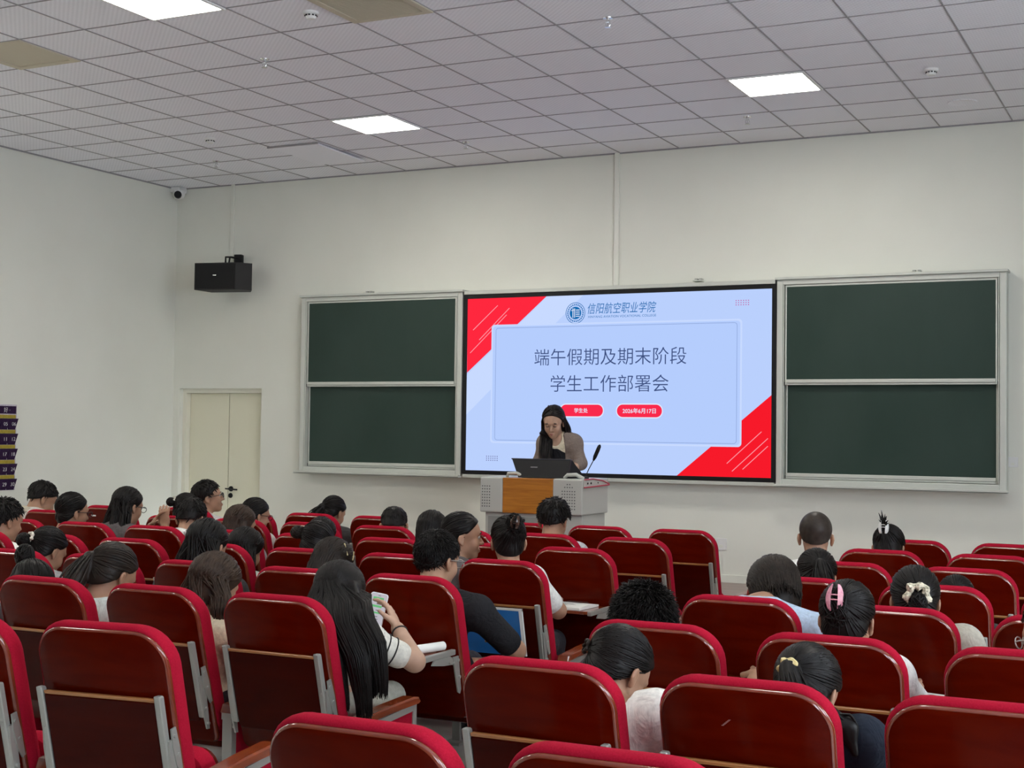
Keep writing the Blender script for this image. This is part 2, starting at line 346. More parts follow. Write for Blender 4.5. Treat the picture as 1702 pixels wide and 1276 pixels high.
t = thing('ceiling_speaker', 'flat white round speaker flush in the ceiling at far right', 'ceiling speaker', (*gp(13.52, 1.51), ZC))
MB().lathe([(0.0, -0.004), (0.10, -0.004), (0.105, -0.006), (0.115, -0.006), (0.12, 0.0)], n=40).build('grille', M_tile, t)

# ---------------------------------------------------------------- things on the walls
t = thing('dome_camera', 'small white dome security camera in the upper left room corner', 'security camera', (XL + 0.10, YF - 0.10, ZC - 0.09))
MB().box(-0.10, 0.035, -0.035, 0.10, 0.03, 0.09, 0.008).build('mount', M_white, t)
MB().lathe([(0.0, 0.05), (0.062, 0.05), (0.068, 0.03), (0.068, 0.0), (0.05, -0.035), (0.0, -0.055)], n=28).build('housing', M_white, t)
e = MB().lathe([(0.0, -0.045), (0.038, -0.045), (0.042, -0.03), (0.042, 0.0)], n=24, axis='y').build('lens', M_black, t); e.location = (0.018, -0.036, -0.005); e.rotation_euler = (0, 0, math.radians(35))
def raceway(x, z0, z1, wdt, label):
    o = MB().box(x - wdt / 2, x + wdt / 2, YF - 0.022, YF, z0, z1, 0.004).build('cable_raceway', M_wall); tag(o, label, 'cable duct', 'cable ducts on the front wall')
raceway(-9.70, 3.58, ZC, 0.045, 'thin vertical cable duct running from the ceiling down to the black loudspeaker')
raceway(-5.105, 3.155, ZC, 0.05, 'thin vertical cable duct from the ceiling down to the top of the screen')
def socket(x, z, wd, label):
    t = thing('wall_socket', label, 'wall socket', (x, YF, z)); MB().box(-wd, wd, -0.01, 0, -wd, wd, 0.003).build('plate', M_white, t)
    MB().box(-wd * .35, wd * .35, -0.014, -0.01, -wd * .6, -wd * .1).build('outlet', M_wall, t)
socket(-1.475, 1.53, 0.043, 'white wall socket just right of the right blackboard')
socket(-4.035, 0.72, 0.055, 'white wall socket low on the front wall right of the podium')

# loudspeaker on bracket
t = thing('wall_loudspeaker', 'black boxy loudspeaker hung on the front wall left of the blackboards', 'loudspeaker', (-9.53, 12.26, 3.22), math.radians(14))
c = MB().prism([(-0.31, -0.15), (0.17, -0.17), (0.31, -0.05), (0.22, 0.14), (-0.24, 0.14)], 0.0, 0.29, 'z').build('cabinet', M_blackm, t)
MB().prism([(-0.305, -0.158), (0.165, -0.177), (0.165, -0.170), (-0.305, -0.151)], 0.012, 0.278, 'z').build('grille', M_black, t)
lg = MB().box(-0.09, -0.05, -0.171, -0.166, 0.150, 0.160).build('badge', M_chrome, t); lg.rotation_euler = (0, 0, 0)
br = MB().tube([(-0.02, 0.0, 0.31), (-0.02, 0.0, 0.37), (0.02, 0.06, 0.375), (0.06, 0.24, 0.375)], 0.011, 8).tube([(0.02, 0.0, 0.31), (0.02, 0.02, 0.37)], 0.010, 8)
br.box(0.0, 0.09, 0.17, 0.24, 0.33, 0.42, 0.008); br.build('wall_bracket', M_black, t)

# phone pocket organiser on left wall (numbers seen at the frame edge)
t = thing('phone_pocket_chart', 'purple hanging phone pocket chart with numbered pouches on the left wall', 'pocket chart', (XL, 10.22, 1.10))
M_purple = cloth('purple_canvas', (0.030, 0.012, 0.045)); M_yel = cloth('yellow_canvas', (0.40, 0.31, 0.05)); M_num = mat('pouch_number', (0.6, 0.58, 0.6), 0.6)
M_lilac = cloth('lilac_canvas', (0.55, 0.50, 0.56))
MB().box(0.002, 0.008, -0.62, 0.01, 0.0, 0.835).build('backing', M_lilac, t)
MB().box(0.008, 0.012, -0.62, 0.0, 0.745, 0.82).build('header_band', M_purple, t)
text_mesh('header_text', '好 ·', M_num, t, (0.014, -0.12, 0.783), size=0.055, rot=(PI / 2, 0, PI / 2))
for r in range(5):
    zt = 0.735 - r * 0.147
    MB().box(0.008, 0.011, -0.62, -0.002, zt - 0.035, zt).build('yellow_strip', M_yel, t)
    for cc in range(6):
        yr = -0.103 * cc - 0.002; yl = yr - 0.099; dd = 0.03
        pk = MB().add([(0.010, yl, zt - 0.145), (0.010, yr - 0.006, zt - 0.145), (0.010 + dd, yr + 0.008, zt - 0.036), (0.010 + dd, yl + 0.004, zt - 0.042),
                       (0.008, yl, zt - 0.145), (0.008, yr, zt - 0.145), (0.008, yr, zt - 0.036), (0.008, yl, zt - 0.036)],
                      [(0, 1, 2, 3), (0, 4, 5, 1), (1, 5, 6, 2), (0, 3, 7, 4), (4, 7, 6, 5), (2, 6, 7, 3)]).build('pouch', M_purple, t)
        if cc < 3:
            n = 6 * (r + 1) - cc
            text_mesh('number', '%02d' % n, M_num, pk, (0.034, (yl + yr) / 2 + 0.004, zt - 0.088), size=0.055, rot=(PI / 2 - 0.26, 0, PI / 2), shear=0.25)

# ---------------------------------------------------------------- blackboards and screen
YBD = 12.43   # front face of the board frames
def board(x0, x1, label, trayl, trayr):
    z0, z1 = 1.285, 3.135; t = thing('sliding_blackboard', label, 'blackboard', ((x0 + x1) / 2, YF, 0)); X = lambda x: x - (x0 + x1) / 2
    fr = MB(); fw = 0.055
    fr.box(X(x0), X(x0 + fw), YBD - YF, 0, z0, z1, 0.006); fr.box(X(x1 - fw), X(x1), YBD - YF, 0, z0, z1, 0.006)
    fr.box(X(x0 + fw), X(x1 - fw), YBD - YF, 0, z1 - 0.045, z1, 0.005); fr.box(X(x0 + fw), X(x1 - fw), YBD - YF, 0, z0, z0 + 0.055, 0.005)
    fr.box(X(x0 + fw), X(x1 - fw), -0.02, -0.005, z0 + .05, z1 - .04)
    for xx in (x0 + fw + 0.004, x1 - fw - 0.012): fr.box(X(xx), X(xx + 0.008), YBD - YF + 0.004, -0.02, z0 + .05, z1 - .04)
    fr.build('outer_frame', M_alu_frame, t)
    MB().box(X(x0 - 0.015), X(x1 + 0.015), YBD - YF - 0.025, -0.01, z1, z1 + 0.022, 0.004).build('top_rail', M_alu_frame, t)
    tr_ = MB().box(X(x0 + trayl), X(x1 + trayr), YBD - YF - 0.075, YBD - YF, z0 - 0.018, z0 - 0.004, 0.004); tr_.box(X(x0 + trayl), X(x1 + trayr), YBD - YF - 0.075, YBD - YF - 0.065, z0 - 0.018, z0 + 0.012, 0.003)
    tr_.build('chalk_tray', M_alu_frame, t)
    a0, a1 = x0 + 0.075, x1 - 0.075
    for nm, yy, b0, b1, rail in (('upper_panel', 0.0, 2.185, 3.088, True), ('lower_panel', 0.045, 1.345, 2.215, True)):
        yf = YBD - YF + 0.012 + yy
        p = MB().box(X(a0 + .012), X(a1 - .012), yf + 0.004, yf + 0.022, b0 + 0.045, b1 - 0.015).build(nm, M_board, t)
        f = MB(); f.box(X(a0), X(a0 + .014), yf, yf + 0.028, b0, b1, .003); f.box(X(a1 - .014), X(a1), yf, yf + 0.028, b0, b1, .003)
        f.box(X(a0 + .014), X(a1 - .014), yf, yf + 0.028, b1 - .018, b1, .003); f.box(X(a0 + .014), X(a1 - .014), yf - 0.014, yf + 0.028, b0 + 0.018, b0 + .05, .004)
        f.box(X(a0 + .014), X(a1 - .014), yf - 0.004, yf + 0.02, b0, b0 + .016, .002)
        f.build('panel_frame', M_alu_frame, p)
        h = MB(); h.box(X(a0 - .012), X(a0 + .004), yf + 0.002, yf + .02, b0, b0 + 0.03); h.box(X(a1 - .004), X(a1 + .012), yf + 0.002, yf + .02, b0, b0 + .03); h.build('slide_block', M_rubber, p)
    return t
bl = board(-8.665, -6.715, 'green sliding blackboard with two panels, left of the screen', -0.02, 0.02)
brd = board(-3.485, -1.51, 'green sliding blackboard with two panels, right of the screen', 0.0, 0.02)
for xx, lb in ((-7.88, 'small metal clip on top of the left blackboard'), (-4.26, 'small metal clip on top of the screen frame'), (-2.267, 'small metal clip on top of the right blackboard')):
    t = thing('wall_clip', lb, 'bracket', (xx, YF, 3.157), 0, 'fixing brackets along the board top')
    MB().box(-0.04, 0.04, -0.10, 0, 0.0, 0.014, .003).build('base', M_alu_frame, t); MB().box(-0.034, -0.010, -0.06, 0, 0.014, 0.032).box(0.010, 0.034, -0.06, 0, 0.014, 0.032).build('lug', M_alu, t)

scr = thing('led_screen', 'large lit display screen showing a blue and red title slide', 'display screen', (-5.10, YF, 0))
SX = lambda x: x + 5.10
bz = MB(); ys0, ys1 = 12.44 - YF, 0.0; A0, A1, B0, B1 = -6.662, -3.533, 1.345, 3.062
bz.box(SX(-6.708), SX(A0), ys0, ys1, 1.305, 3.103, .004); bz.box(SX(A1), SX(-3.492), ys0, ys1, 1.305, 3.103, .004)
bz.box(SX(A0), SX(A1), ys0, ys1, B1, 3.103, .003); bz.box(SX(A0), SX(A1), ys0, ys1, 1.305, B0, .003)
bz.build('bezel', M_black, scr)
MB().box(SX(-6.698), SX(-3.502), ys0 - .01, 0, 3.104, 3.142, .004).box(SX(-6.69), SX(-3.502), ys0 - .01, 0, 1.27, 1.304, .004).build('outer_frame', M_alu_frame, scr)
def disp(name, col, s=1.0):
    """LED picture area: lit, with faint unevenness of the picture"""
    return emitter(name, col, s)
D_bg = disp('led_blue', lin(186, 208, 253), 1.0); D_red = disp('led_red', lin(255, 40, 62), 1.0); D_red2 = disp('led_red_deep', lin(247, 26, 42), 1.0)
D_card = disp('led_card', lin(181, 205, 253), 1.0); D_white = disp('led_white', lin(222, 232, 255), 1.0); D_ink = disp('led_ink', lin(62, 80, 128), 1.0)
D_logo = disp('led_logo', lin(22, 108, 176), 1.0); D_line = disp('led_line', lin(140, 163, 214), 1.0); D_pill = disp('led_pill', lin(250, 42, 76), 1.0)
D_dot = disp('led_dot', lin(96, 90, 140), 1.0); D_pdot = disp('led_pink_dot', lin(196, 84, 150), 1.0); D_pale = disp('led_pale', lin(200, 218, 255), 1.0); D_pink = disp('led_pink', lin(255, 150, 165), 1.0)
YS = ys0 + 0.008
def flat(name, polys, m, k):
    b = MB(); y = YS - 0.0012 * k
    for p in polys: b.add([(SX(x), y, z) for x, z in p], [tuple(range(len(p)))])
    return b.build(name, m, scr)
def rr(x0, x1, z0, z1, r, n=8): return rrect(x0, x1, z0, z1, r, r, n)(0)
def ringp(x0, x1, z0, z1, r, wd):
    a = rrect(x0, x1, z0, z1, r, r, 8)(0); b = rrect(x0, x1, z0, z1, r, r, 8)(wd); n = len(a)
    return [(a[i], a[(i + 1) % n], b[(i + 1) % n], b[i]) for i in range(n)]
flat('picture', [[(A0, B0), (A1, B0), (A1, B1), (A0, B1)]], D_bg, 0)
flat('pale_stripe', [[(-5.78, 3.062), (-5.4, 3.062), (-6.662, 1.9), (-6.662, 2.3)]], D_pale, 1)
flat('red_corner', [[(A0, 3.062), (-5.79, 3.062), (-6.66, 2.32)]], D_red, 2)
flat('red_corner', [[(A1, B0), (A1, 2.095), (-4.43, B0)]], D_red2, 2)
flat('corner_line', [[(-6.60 + k * .07, 2.75 - k * .1), (-6.594 + k * .07, 2.744 - k * .1), (-6.32 + k * .13, 2.985 - k * .03), (-6.326 + k * .13, 2.99 - k * .03)] for k in (0, 1)]
     + [[(-6.63, 2.52), (-6.624, 2.515), (-6.22, 2.89), (-6.226, 2.895)], [(-3.95, 1.47), (-3.945, 1.465), (-3.62, 1.76), (-3.625, 1.765)], [(-3.9, 1.40), (-3.895, 1.395), (-3.56, 1.70), (-3.565, 1.705)], [(-3.80, 1.42), (-3.795, 1.415), (-3.56, 1.63), (-3.565, 1.635)]], D_pink, 3)
flat('card_edge', [rr(-6.387, -3.81, 1.620, 2.795, .035)], D_pale, 4)
flat('card', [rr(-6.37, -3.827, 1.637, 2.778, .03)], D_card, 5)
flat('card_line', ringp(-6.339, -3.855, 1.648, 2.763, .03, .005), D_line, 6)
text_mesh('title', '端午假期及期末阶段', D_ink, scr, (SX(-5.125), YS - .012, 2.465), width=1.565, offset=-0.004)
text_mesh('title', '学生工作部署会', D_ink, scr, (SX(-5.123), YS - .012, 2.208), width=1.215, offset=-0.004)
flat('pill_halo', [rr(-5.632, -5.168, 1.878, 2.014, .066), rr(-5.044, -4.570, 1.875, 2.016, .069)], D_white, 6)
flat('pill', [rr(-5.622, -5.178, 1.890, 2.003, .055), rr(-5.034, -4.580, 1.886, 2.005, .058)], D_pill, 7)
text_mesh('pill_text', '学生处', D_white, scr, (SX(-5.405), YS - .012, 1.947), width=0.142, offset=0.012)
text_mesh('pill_text', '2026年6月17日', D_white, scr, (SX(-4.807), YS - .012, 1.946), width=0.335, offset=0.012)
text_mesh('college_name', '信阳航空职业学院', D_logo, scr, (SX(-4.995), YS - .012, 2.928), width=0.70, height=0.105, shear=0.22, offset=0.0)
text_mesh('college_name', 'XINYANG AVIATION VOCATIONAL COLLEGE', D_logo, scr, (SX(-4.995), YS - .012, 2.848), width=0.70, height=0.022)
def ringc(cx, cz, r0, r1, n=40): return [[(cx + r1 * math.cos(2 * PI * k / n), cz + r1 * math.sin(2 * PI * k / n)), (cx + r1 * math.cos(2 * PI * (k + 1) / n), cz + r1 * math.sin(2 * PI * (k + 1) / n)),
                                          (cx + r0 * math.cos(2 * PI * (k + 1) / n), cz + r0 * math.sin(2 * PI * (k + 1) / n)), (cx + r0 * math.cos(2 * PI * k / n), cz + r0 * math.sin(2 * PI * k / n))] for k in range(n)]
cx, cz = -5.478, 2.890
lgp = ringc(cx, cz, 0.097, 0.103) + ringc(cx, cz, 0.0, 0.061)
for k in range(26):
    q = 2 * PI * k / 26; lgp.append([(cx + 0.080 * math.cos(q) + a * .006, cz + 0.080 * math.sin(q) + b * .007) for a, b in ((-1, -1), (1, -1), (1, 1), (-1, 1))])
flat('emblem', lgp, D_logo, 4)
em = []
for a in (-0.03, -0.012): em.append([(cx + a, cz - .045), (cx + a + .008, cz - .045), (cx + a + .008, cz + .045), (cx + a, cz + .045)])
for b in (-.036, -.016, .004, .024): em.append([(cx + .004, cz + b), (cx + .046, cz + b), (cx + .046, cz + b + .008), (cx + .004, cz + b + .008)])
em.append([(cx - .045, cz + .02), (cx - .008, cz + .028), (cx - .008, cz + .034), (cx - .045, cz + .026)])
flat('emblem_mark', em, D_white, 5)
flat('dot_grid', [rr(x - .005, x + .005, z - .005, z + .005, .004, 3) for x in [-3.87 + .0235 * i for i in range(6)] for z in (2.962, 2.942, 2.922)], D_pdot, 3)
flat('dot_grid', [rr(x - .005, x + .005, z - .005, z + .005, .004, 3) for x in [-6.425 + .0235 * i for i in range(6)] for z in (1.488, 1.468, 1.448)], D_dot, 3)

# ---------------------------------------------------------------- podium
pod = thing('lectern_desk', 'grey multimedia podium with an orange wood front panel before the screen', 'podium', (-5.1, 10.95, STAGE))
PX0, PX1 = -5.585 + 5.1, -4.63 + 5.1; PY = 10.70 - 10.95; PT = 1.345 - STAGE; PB = 1.045 - STAGE
def wing(sg, nm):
    x0, x1 = (PX0, PX0 + 0.215) if sg < 0 else (PX1 - 0.27, PX1)
    return MB().box(x0, x1, PY, PY + 0.56, PB, PT, 0.012).build(nm, M_podium, pod)
wl = wing(-1, 'wing_cabinet'); wrg = wing(1, 'wing_cabinet')
MB().box(PX0 + .215, PX1 - .27, PY + 0.006, PY + 0.55, PB, PT - 0.004, .004).build('front_panel', M_oak, pod)
# side of right wing with red curved line
sd = MB().prism([(PY + .012, PT - .065), (PY + .55, PT - .055), (PY + .40, PT - .02), (PY + .2, PT + .002), (PY + .012, PT - .002)], PX1 - 0.002, PX1 + 0.012, 'x').build('control_strip', M_podium, wrg)
MB().tube([(PX1 + .013, PY + .012, PT - .068), (PX1 + .013, PY + .55, PT - .058)], .006, 6).tube([(PX1 + .013, PY + .012, PT - .003), (PX1 + .013, PY + .2, PT), (PX1 + .013, PY + .4, PT - .018), (PX1 + .013, PY + .55, PT - .05)], .006, 6).build('red_piping', M_redline, wrg)
MB().lathe([(0, 0), (.009, 0), (.009, .006)], (PX1 + .012, PY + .08, PT - .035), 10, 'x').lathe([(0, 0), (.009, 0), (.009, .006)], (PX1 + .012, PY + .15, PT - .035), 10, 'x').lathe([(0, 0), (.005, 0), (.005, .006)], (PX1 + .012, PY + .30, PT - .035), 10, 'x').build('jack', M_blackm, sd)
hl = MB()
def holes(xc, n, z0, z1):
    rows = int((z1 - z0) / .0245)
    for r in range(rows):
        for k in range(n):
            x = xc + (k - (n - 1) / 2) * .0225; z = z0 + r * .0245
            hl.lathe([(0.0, 0), (.006, 0), (.006, .0025)], (x, PY - .0015, z), 6, 'y', False)
holes(PX0 + .06, 4, PB + .05, PT - .05)
hl.build('speaker_holes', M_holes, wl)
hl = MB(); holes(PX1 - .125, 6, PB + .05, PT - .07)
for k, n in enumerate((4, 2)): 
    for q in range(n): hl.lathe([(0, 0), (.006, 0), (.006, .0025)], (PX1 - .125 + (q - (n - 1) / 2) * .0225, PY - .0015, PT - .07 + k * .0245), 6, 'y', False)
hl.build('speaker_holes', M_holes, wrg)
MB().box(PX0 + .03, PX1 - .02, PY + .05, PY + .54, 0.03, PB, .006).build('lower_cabinet', M_podium, pod)
MB().box(PX0 + .06, PX1 - .32, PY + .044, PY + .05, 0.08, PB - .035).build('cabinet_door', M_podium_d, pod)
MB().lathe([(0, -.012), (.012, -.012), (.012, 0)], (PX0 + .4, PY + .045, PB - .06), 12, 'y').build('lock', M_blackm, pod)
MB().box(PX0 + .05, PX1 - .04, PY + .07, PY + .52, 0, .03).build('plinth', M_podium_d, pod)
MB().tube([(PX0 + .2, PY + .12, PT), (PX0 + .22, PY + .10, PT + .03), (PX0 + .30, PY + .1, PT + .035), (PX0 + .36, PY + .14, PT)], .014, 8).tube([(PX1 - .22, PY + .12, PT), (PX1 - .18, PY + .1, PT + .03), (PX1 - .1, PY + .1, PT + .035), (PX1 - .04, PY + .12, PT)], .016, 8).build('top_trim', M_podium, pod)
mon = thing('desk_monitor', 'black tilted monitor seen from behind on top of the podium', 'monitor', (-5.085, 10.93, 1.345))
mm = MB(); mm.add([(-.285, -.02, .155), (.265, -.02, .155), (.35, .08, .0), (-.19, .08, .0), (-.285, -.05, .155), (.265, -.05, .155), (.285, -.13, .0), (-.185, -.13, .0)],
                  [(0, 1, 2, 3), (4, 7, 6, 5), (0, 4, 5, 1), (1, 5, 6, 2), (2, 6, 7, 3), (3, 7, 4, 0)]); mm.build('shell', M_black, mon)
MB().box(-.29, .27, -.054, -.018, .150, .160, .002).build('rim', mat('monitor_rim', (.03, .035, .045), .3), mon)
mk = MB().box(-.085, -.02, -.001, 0, -.004, .004).build('maker_mark', mat('grey_print', (.25, .25, .26), .4), mon); mk.location = (0, -.096, .088); mk.rotation_euler = (-.48, 0, 0)
mic = thing('gooseneck_microphone', 'black gooseneck microphone leaning right on the podium', 'microphone', (-4.69, 10.9, 1.345))
MB().lathe([(0, 0), (.03, 0), (.03, .012), (.012, .02)], n=16).build('base', M_blackm, mic)
MB().tube([(0, 0, .015), (.03, 0, .08), (.075, 0, .16)], .0042, 8).build('gooseneck', M_blackm, mic)
MB().tube([(.072, 0, .155), (.085, 0, .185), (.112, 0, .245), (.125, 0, .275), (.131, 0, .288)], [.008, .016, .017, .015, .006], 12).build('capsule', M_black, mic)

# ================================================================== auditorium seats
ROW0, PITCH_Y, PITCH_X = 2.91, 0.967, 0.643
COLX = {'L': lambda k: -3.41 - PITCH_X * k, 'R': lambda k: -1.79 + PITCH_X * k}
BT = 1.04; LEAN = 0.27
def leany(z): return (BT - z) * LEAN - 0.10 * max(0, z - 0.86)
def back_fn(d0):
    return lambda a, b, d: (a, leany(b) + d0 + d, b)
CH = {}
def build_chair_meshes():
    root = []
    R = lambda q: None
    m = MB(); o = rrect(-0.262, 0.262, 0.40, BT, 0.125, 0.05, 9)
    m.slab(o, [(0.010, 0.030), (0.0105, 0.016), (0.016, 0.008), (0.026, 0.0025), (0.04, 0.0), (0.06, 0.0), (0.078, 0.005), (0.094, 0.016), (0.106, 0.034), (0.113, 0.06), (0.116, 0.09)], back_fn(0)); CH['backrest_cushion'] = (m, M_fabric)
    m = MB(); o = rrect(-0.255, 0.255, 0.36, BT - 0.018, 0.116, 0.03, 11)
    m.slab(rrect(-0.244, 0.244, 0.36, BT - 0.029, 0.105, 0.03, 11), [(0.016, 0.0), (-0.002, 0.0), (-0.0032, 0.0015)], back_fn(0)); CH['back_panel'] = (m, M_wood)
    m = MB(); L_ = [(0.018, 0.002), (0.012, 0.0), (0.006, 0.0015), (0.001, 0.005), (-0.0025, 0.0105)]; n_ = len(o(0)); vs = [back_fn(0)(a, b, d) for d, i_ in L_ for a, b in o(i_)]
    m.add(vs, [(i * n_ + k, i * n_ + (k + 1) % n_, (i + 1) * n_ + (k + 1) % n_, (i + 1) * n_ + k) for i in range(len(L_) - 1) for k in range(n_)], True); CH['panel_edge'] = (m, M_bead)
    # hanging writing tablet
    T0, T1 = 0.460, 0.803
    m = MB(); m.slab(rrect(-0.216, 0.216, T0, T1 - 0.012, 0.006, 0.02, 4), [(-0.052, 0.004), (-0.050, 0.0), (-0.036, 0.0), (-0.034, 0.003)], back_fn(0), False); CH['writing_tablet'] = (m, M_woodt)
    m = MB(); m.slab(rrect(-0.216, 0.216, T1 - 0.012, T1, 0.003, 0.003, 3), [(-0.053, 0.002), (-0.051, 0.0), (-0.035, 0.0), (-0.033, 0.002)], back_fn(0), False); CH['edge_band'] = (m, M_edge)
    for nm, sg in (('tablet_rail_a', -1), ('tablet_rail_b', 1)):
        m = MB(); c = sg * 0.230
        m.slab(rrect(c - 0.0125, c + 0.0125, T0 + 0.02, T1 + 0.012, 0.006, 0.006, 4), [(-0.058, 0.004), (-0.055, 0.0), (-0.034, 0.0), (-0.031, 0.003)], back_fn(0), False)
        for zz in (T0 + .19, T0 + .215, T0 + .05): m.lathe([(0, -0.0595), (0.004, -0.0595), (0.004, -0.056)], (c, leany(zz), zz), 8, 'y', False)
        CH[nm] = (m, M_alu)
        # hinge: two pivoting plates beside the rail, on the outer side
        m = MB(); x = sg * 0.246; 
        pl = lambda pts: [(leany(z) + y, z) for y, z in pts]
        m.prism(pl([(-0.046, 0.66), (-0.026, 0.665), (-0.020, 0.60), (-0.026, 0.50), (-0.034, 0.43), (-0.05, 0.43), (-0.056, 0.50), (-0.054, 0.60)]), x - .004, x + .004, 'x')
        m.prism(pl([(-0.030, 0.70), (-0.004, 0.705), (0.008, 0.62), (0.010, 0.55), (-0.008, 0.54), (-0.026, 0.58), (-0.034, 0.64)]), x + sg * .005 - .003, x + sg * .005 + .003, 'x')
        for yy, zz in ((-0.018, 0.675), (-0.010, 0.61), (-0.04, 0.52), (-0.042, 0.455)): m.lathe([(0, sg * -0.001), (0.007, sg * -0.001), (0.007, sg * 0.012), (0, sg * 0.012)], (x, leany(zz) + yy, zz), 8, 'x', False)
        CH['hinge_' + nm[-1]] = (m, M_alu)
    # the tablet swung out level (for the seats where it is in use)
    ZT = 0.70; yb = leany(ZT) - 0.03
    m = MB(); m.slab(rrect(-0.216, 0.216, yb - 0.30, yb, 0.006, 0.02, 4), [(ZT - 0.018, 0.003), (ZT - 0.016, 0.0), (ZT - 0.002, 0.0), (ZT, 0.002)], lambda a, b, d: (a, b, d), False); CH['writing_tablet_open'] = (m, M_woodarm)
    for nm, sg in (('a', -1), ('b', 1)):
        c = sg * 0.230
        m = MB().box(c - .0125, c + .0125, yb - 0.31, yb + 0.005, ZT - 0.024, ZT + 0.002, .004); CH['rail_open_' + nm] = (m, M_alu)
        m = MB(); x = sg * 0.240
        m.prism([(yb - .20, ZT - .024), (yb - .05, ZT - .024), (yb - .0, ZT - .05), (yb - .03, ZT - .065), (yb - .11, ZT - .06), (yb - .22, ZT - .045)], x - .004, x + .004, 'x')
        m.prism([(yb - .03, ZT - .03), (yb + .025, ZT - .03), (yb + .055, ZT - .19), (yb + .045, ZT - .21), (yb + .025, ZT - .20)], x + sg * .004 - .003, x + sg * .004 + .003, 'x')
        for yy, zz in ((-.06, -.05), (-.02, -.06), (.02, -.05), (.035, -.13)): m.lathe([(0, sg * -.001), (.008, sg * -.001), (.008, sg * .012), (0, sg * .012)], (x, yb + yy, ZT + zz), 8, 'x', False)
        CH['hinge_open_' + nm] = (m, M_alu)
    # seat: down (in use) and tipped up
    m = MB(); m.slab(rrect(-0.235, 0.235, 0.245, 0.70, 0.08, 0.04, 6), [(0.345, 0.02), (0.355, 0.0), (0.41, 0.0), (0.435, 0.012), (0.45, 0.045)], lambda a, b, d: (a, b, d)); CH['seat_down'] = (m, M_fabric)
    m = MB(); m.slab(rrect(-0.225, 0.225, 0.255, 0.69, 0.07, 0.03, 6), [(0.318, 0.012), (0.324, 0.0), (0.347, 0.0)], lambda a, b, d: (a, b, d), False); CH['seat_pan_down'] = (m, M_wood)
    m = MB(); m.slab(rrect(-0.235, 0.235, 0.24, 0.575, 0.08, 0.04, 6), [(0.0, 0.045), (0.012, 0.012), (0.035, 0.0), (0.085, 0.0), (0.095, 0.02)], lambda a, b, d: (a, 0.335 + d - (b - .24) * .12, b)); CH['seat_up'] = (m, M_fabric)
    m = MB(); m.slab(rrect(-0.225, 0.225, 0.25, 0.565, 0.07, 0.03, 6), [(0.094, 0.0), (0.117, 0.0), (0.122, 0.012)], lambda a, b, d: (a, 0.335 + d - (b - .24) * .12, b), False); CH['seat_pan_up'] = (m, M_wood)
    for nm, x in (('l', -PITCH_X / 2), ('r', PITCH_X / 2)):
        m = MB(); pr = [(0.145, 0.500), (0.16, 0.535), (0.40, 0.553), (0.60, 0.560), (0.64, 0.553), (0.655, 0.535), (0.64, 0.525), (0.40, 0.518)]
        m.slab(lambda ins: [(y, z) for y, z in pr] if ins == 0 else [(y + (0.39 - y) * ins * 1.6, z + (0.53 - z) * ins * 14) for y, z in pr], [(x - .034, 0.02), (x - .028, 0.0), (x + .028, 0.0), (x + .034, 0.02)], lambda a, b, d: (d, a, b), False); CH['armrest_' + nm] = (m, M_woodarm)
        m = MB(); m.box(x - .026, x + .026, 0.60, 0.63, 0.0, 0.525, .004); m.prism([(0.15, 0.47), (0.15, 0.50), (0.60, 0.525), (0.60, 0.498)], x - .026, x + .026, 'x')
        m.box(x - .026, x + .026, 0.155, 0.19, 0.0, 0.48, .004); m.box(x - .05, x + .05, 0.10, 0.68, 0.0, 0.018, .004); CH['arm_frame_' + nm] = (m, M_alu)
        m = MB(); m.prism([(0.19, 0.16), (0.19, 0.475), (0.60, 0.497), (0.60, 0.16)], x - .018, x + .018, 'x'); CH['side_panel_' + nm] = (m, M_fabric)
build_chair_meshes()
CHM = {}
def ch_part(key, name, parent, label=None):
    if key not in CHM:
        o = CH[key][0].build(name, CH[key][1], parent); CHM[key] = o.data; return o
    o = bpy.data.objects.new(name, CHM[key]); COL.objects.link(o); o.parent = parent
    return o
DXR = {('L', 1): 0.05, ('L', 2): -0.06, ('R', 0): -0.015, ('R', 1): -0.02, ('R', 2): -0.025}      # the rows are not quite in line
DYR = {('L', 1): -0.215, ('L', 2): -0.06, ('R', 0): -0.09, ('R', 1): -0.05}
def chair(blk, k, r, occupied, open_tab, left_arm, extra_scale=None):
    side = 'left' if blk == 'L' else 'right'
    rown = 'front row' if r == 7 else ('row nearest the camera' if r == 0 else '%s row from the camera' % ORD[r])
    t = thing('auditorium_seat', 'red wooden-backed seat, %s, %s seat %s of the aisle' % (rown, ORD[k], side), 'seat', (COLX[blk](k) + DXR.get((blk, r), 0), ROW0 + PITCH_Y * r + DYR.get((blk, r), -0.03), 0), 0, 'red auditorium seats in rows')
    ch_part('backrest_cushion', 'backrest_cushion', t); ch_part('panel_edge', 'panel_edge', ch_part('back_panel', 'back_panel', t))
    if open_tab:
        b = ch_part('writing_tablet_open', 'writing_tablet', t)
        for q in 'ab': ch_part('rail_open_' + q, 'tablet_rail', b); ch_part('hinge_open_' + q, 'hinge', t)
    else:
        b = ch_part('writing_tablet', 'writing_tablet', t); ch_part('edge_band', 'edge_band', b)
        for q in 'ab': ch_part('tablet_rail_' + q, 'tablet_rail', b); ch_part('hinge_' + q, 'hinge', t)
    s = ch_part('seat_down' if occupied else 'seat_up', 'seat_cushion', t); ch_part('seat_pan_down' if occupied else 'seat_pan_up', 'seat_pan', s)
    for q in (('l', 'r') if left_arm else ('r',)):
        f = ch_part('arm_frame_' + q, 'arm_frame', t); ch_part('armrest_' + q, 'armrest', f); ch_part('side_panel_' + q, 'side_panel', f)
    if extra_scale: t.scale = (1, 1, extra_scale)
    if (blk, r) == ('L', 1): t.rotation_euler.z = math.radians(7); t.scale = (1.02, 1, 1.02); t.location.y -= 0.078 * k
    return t
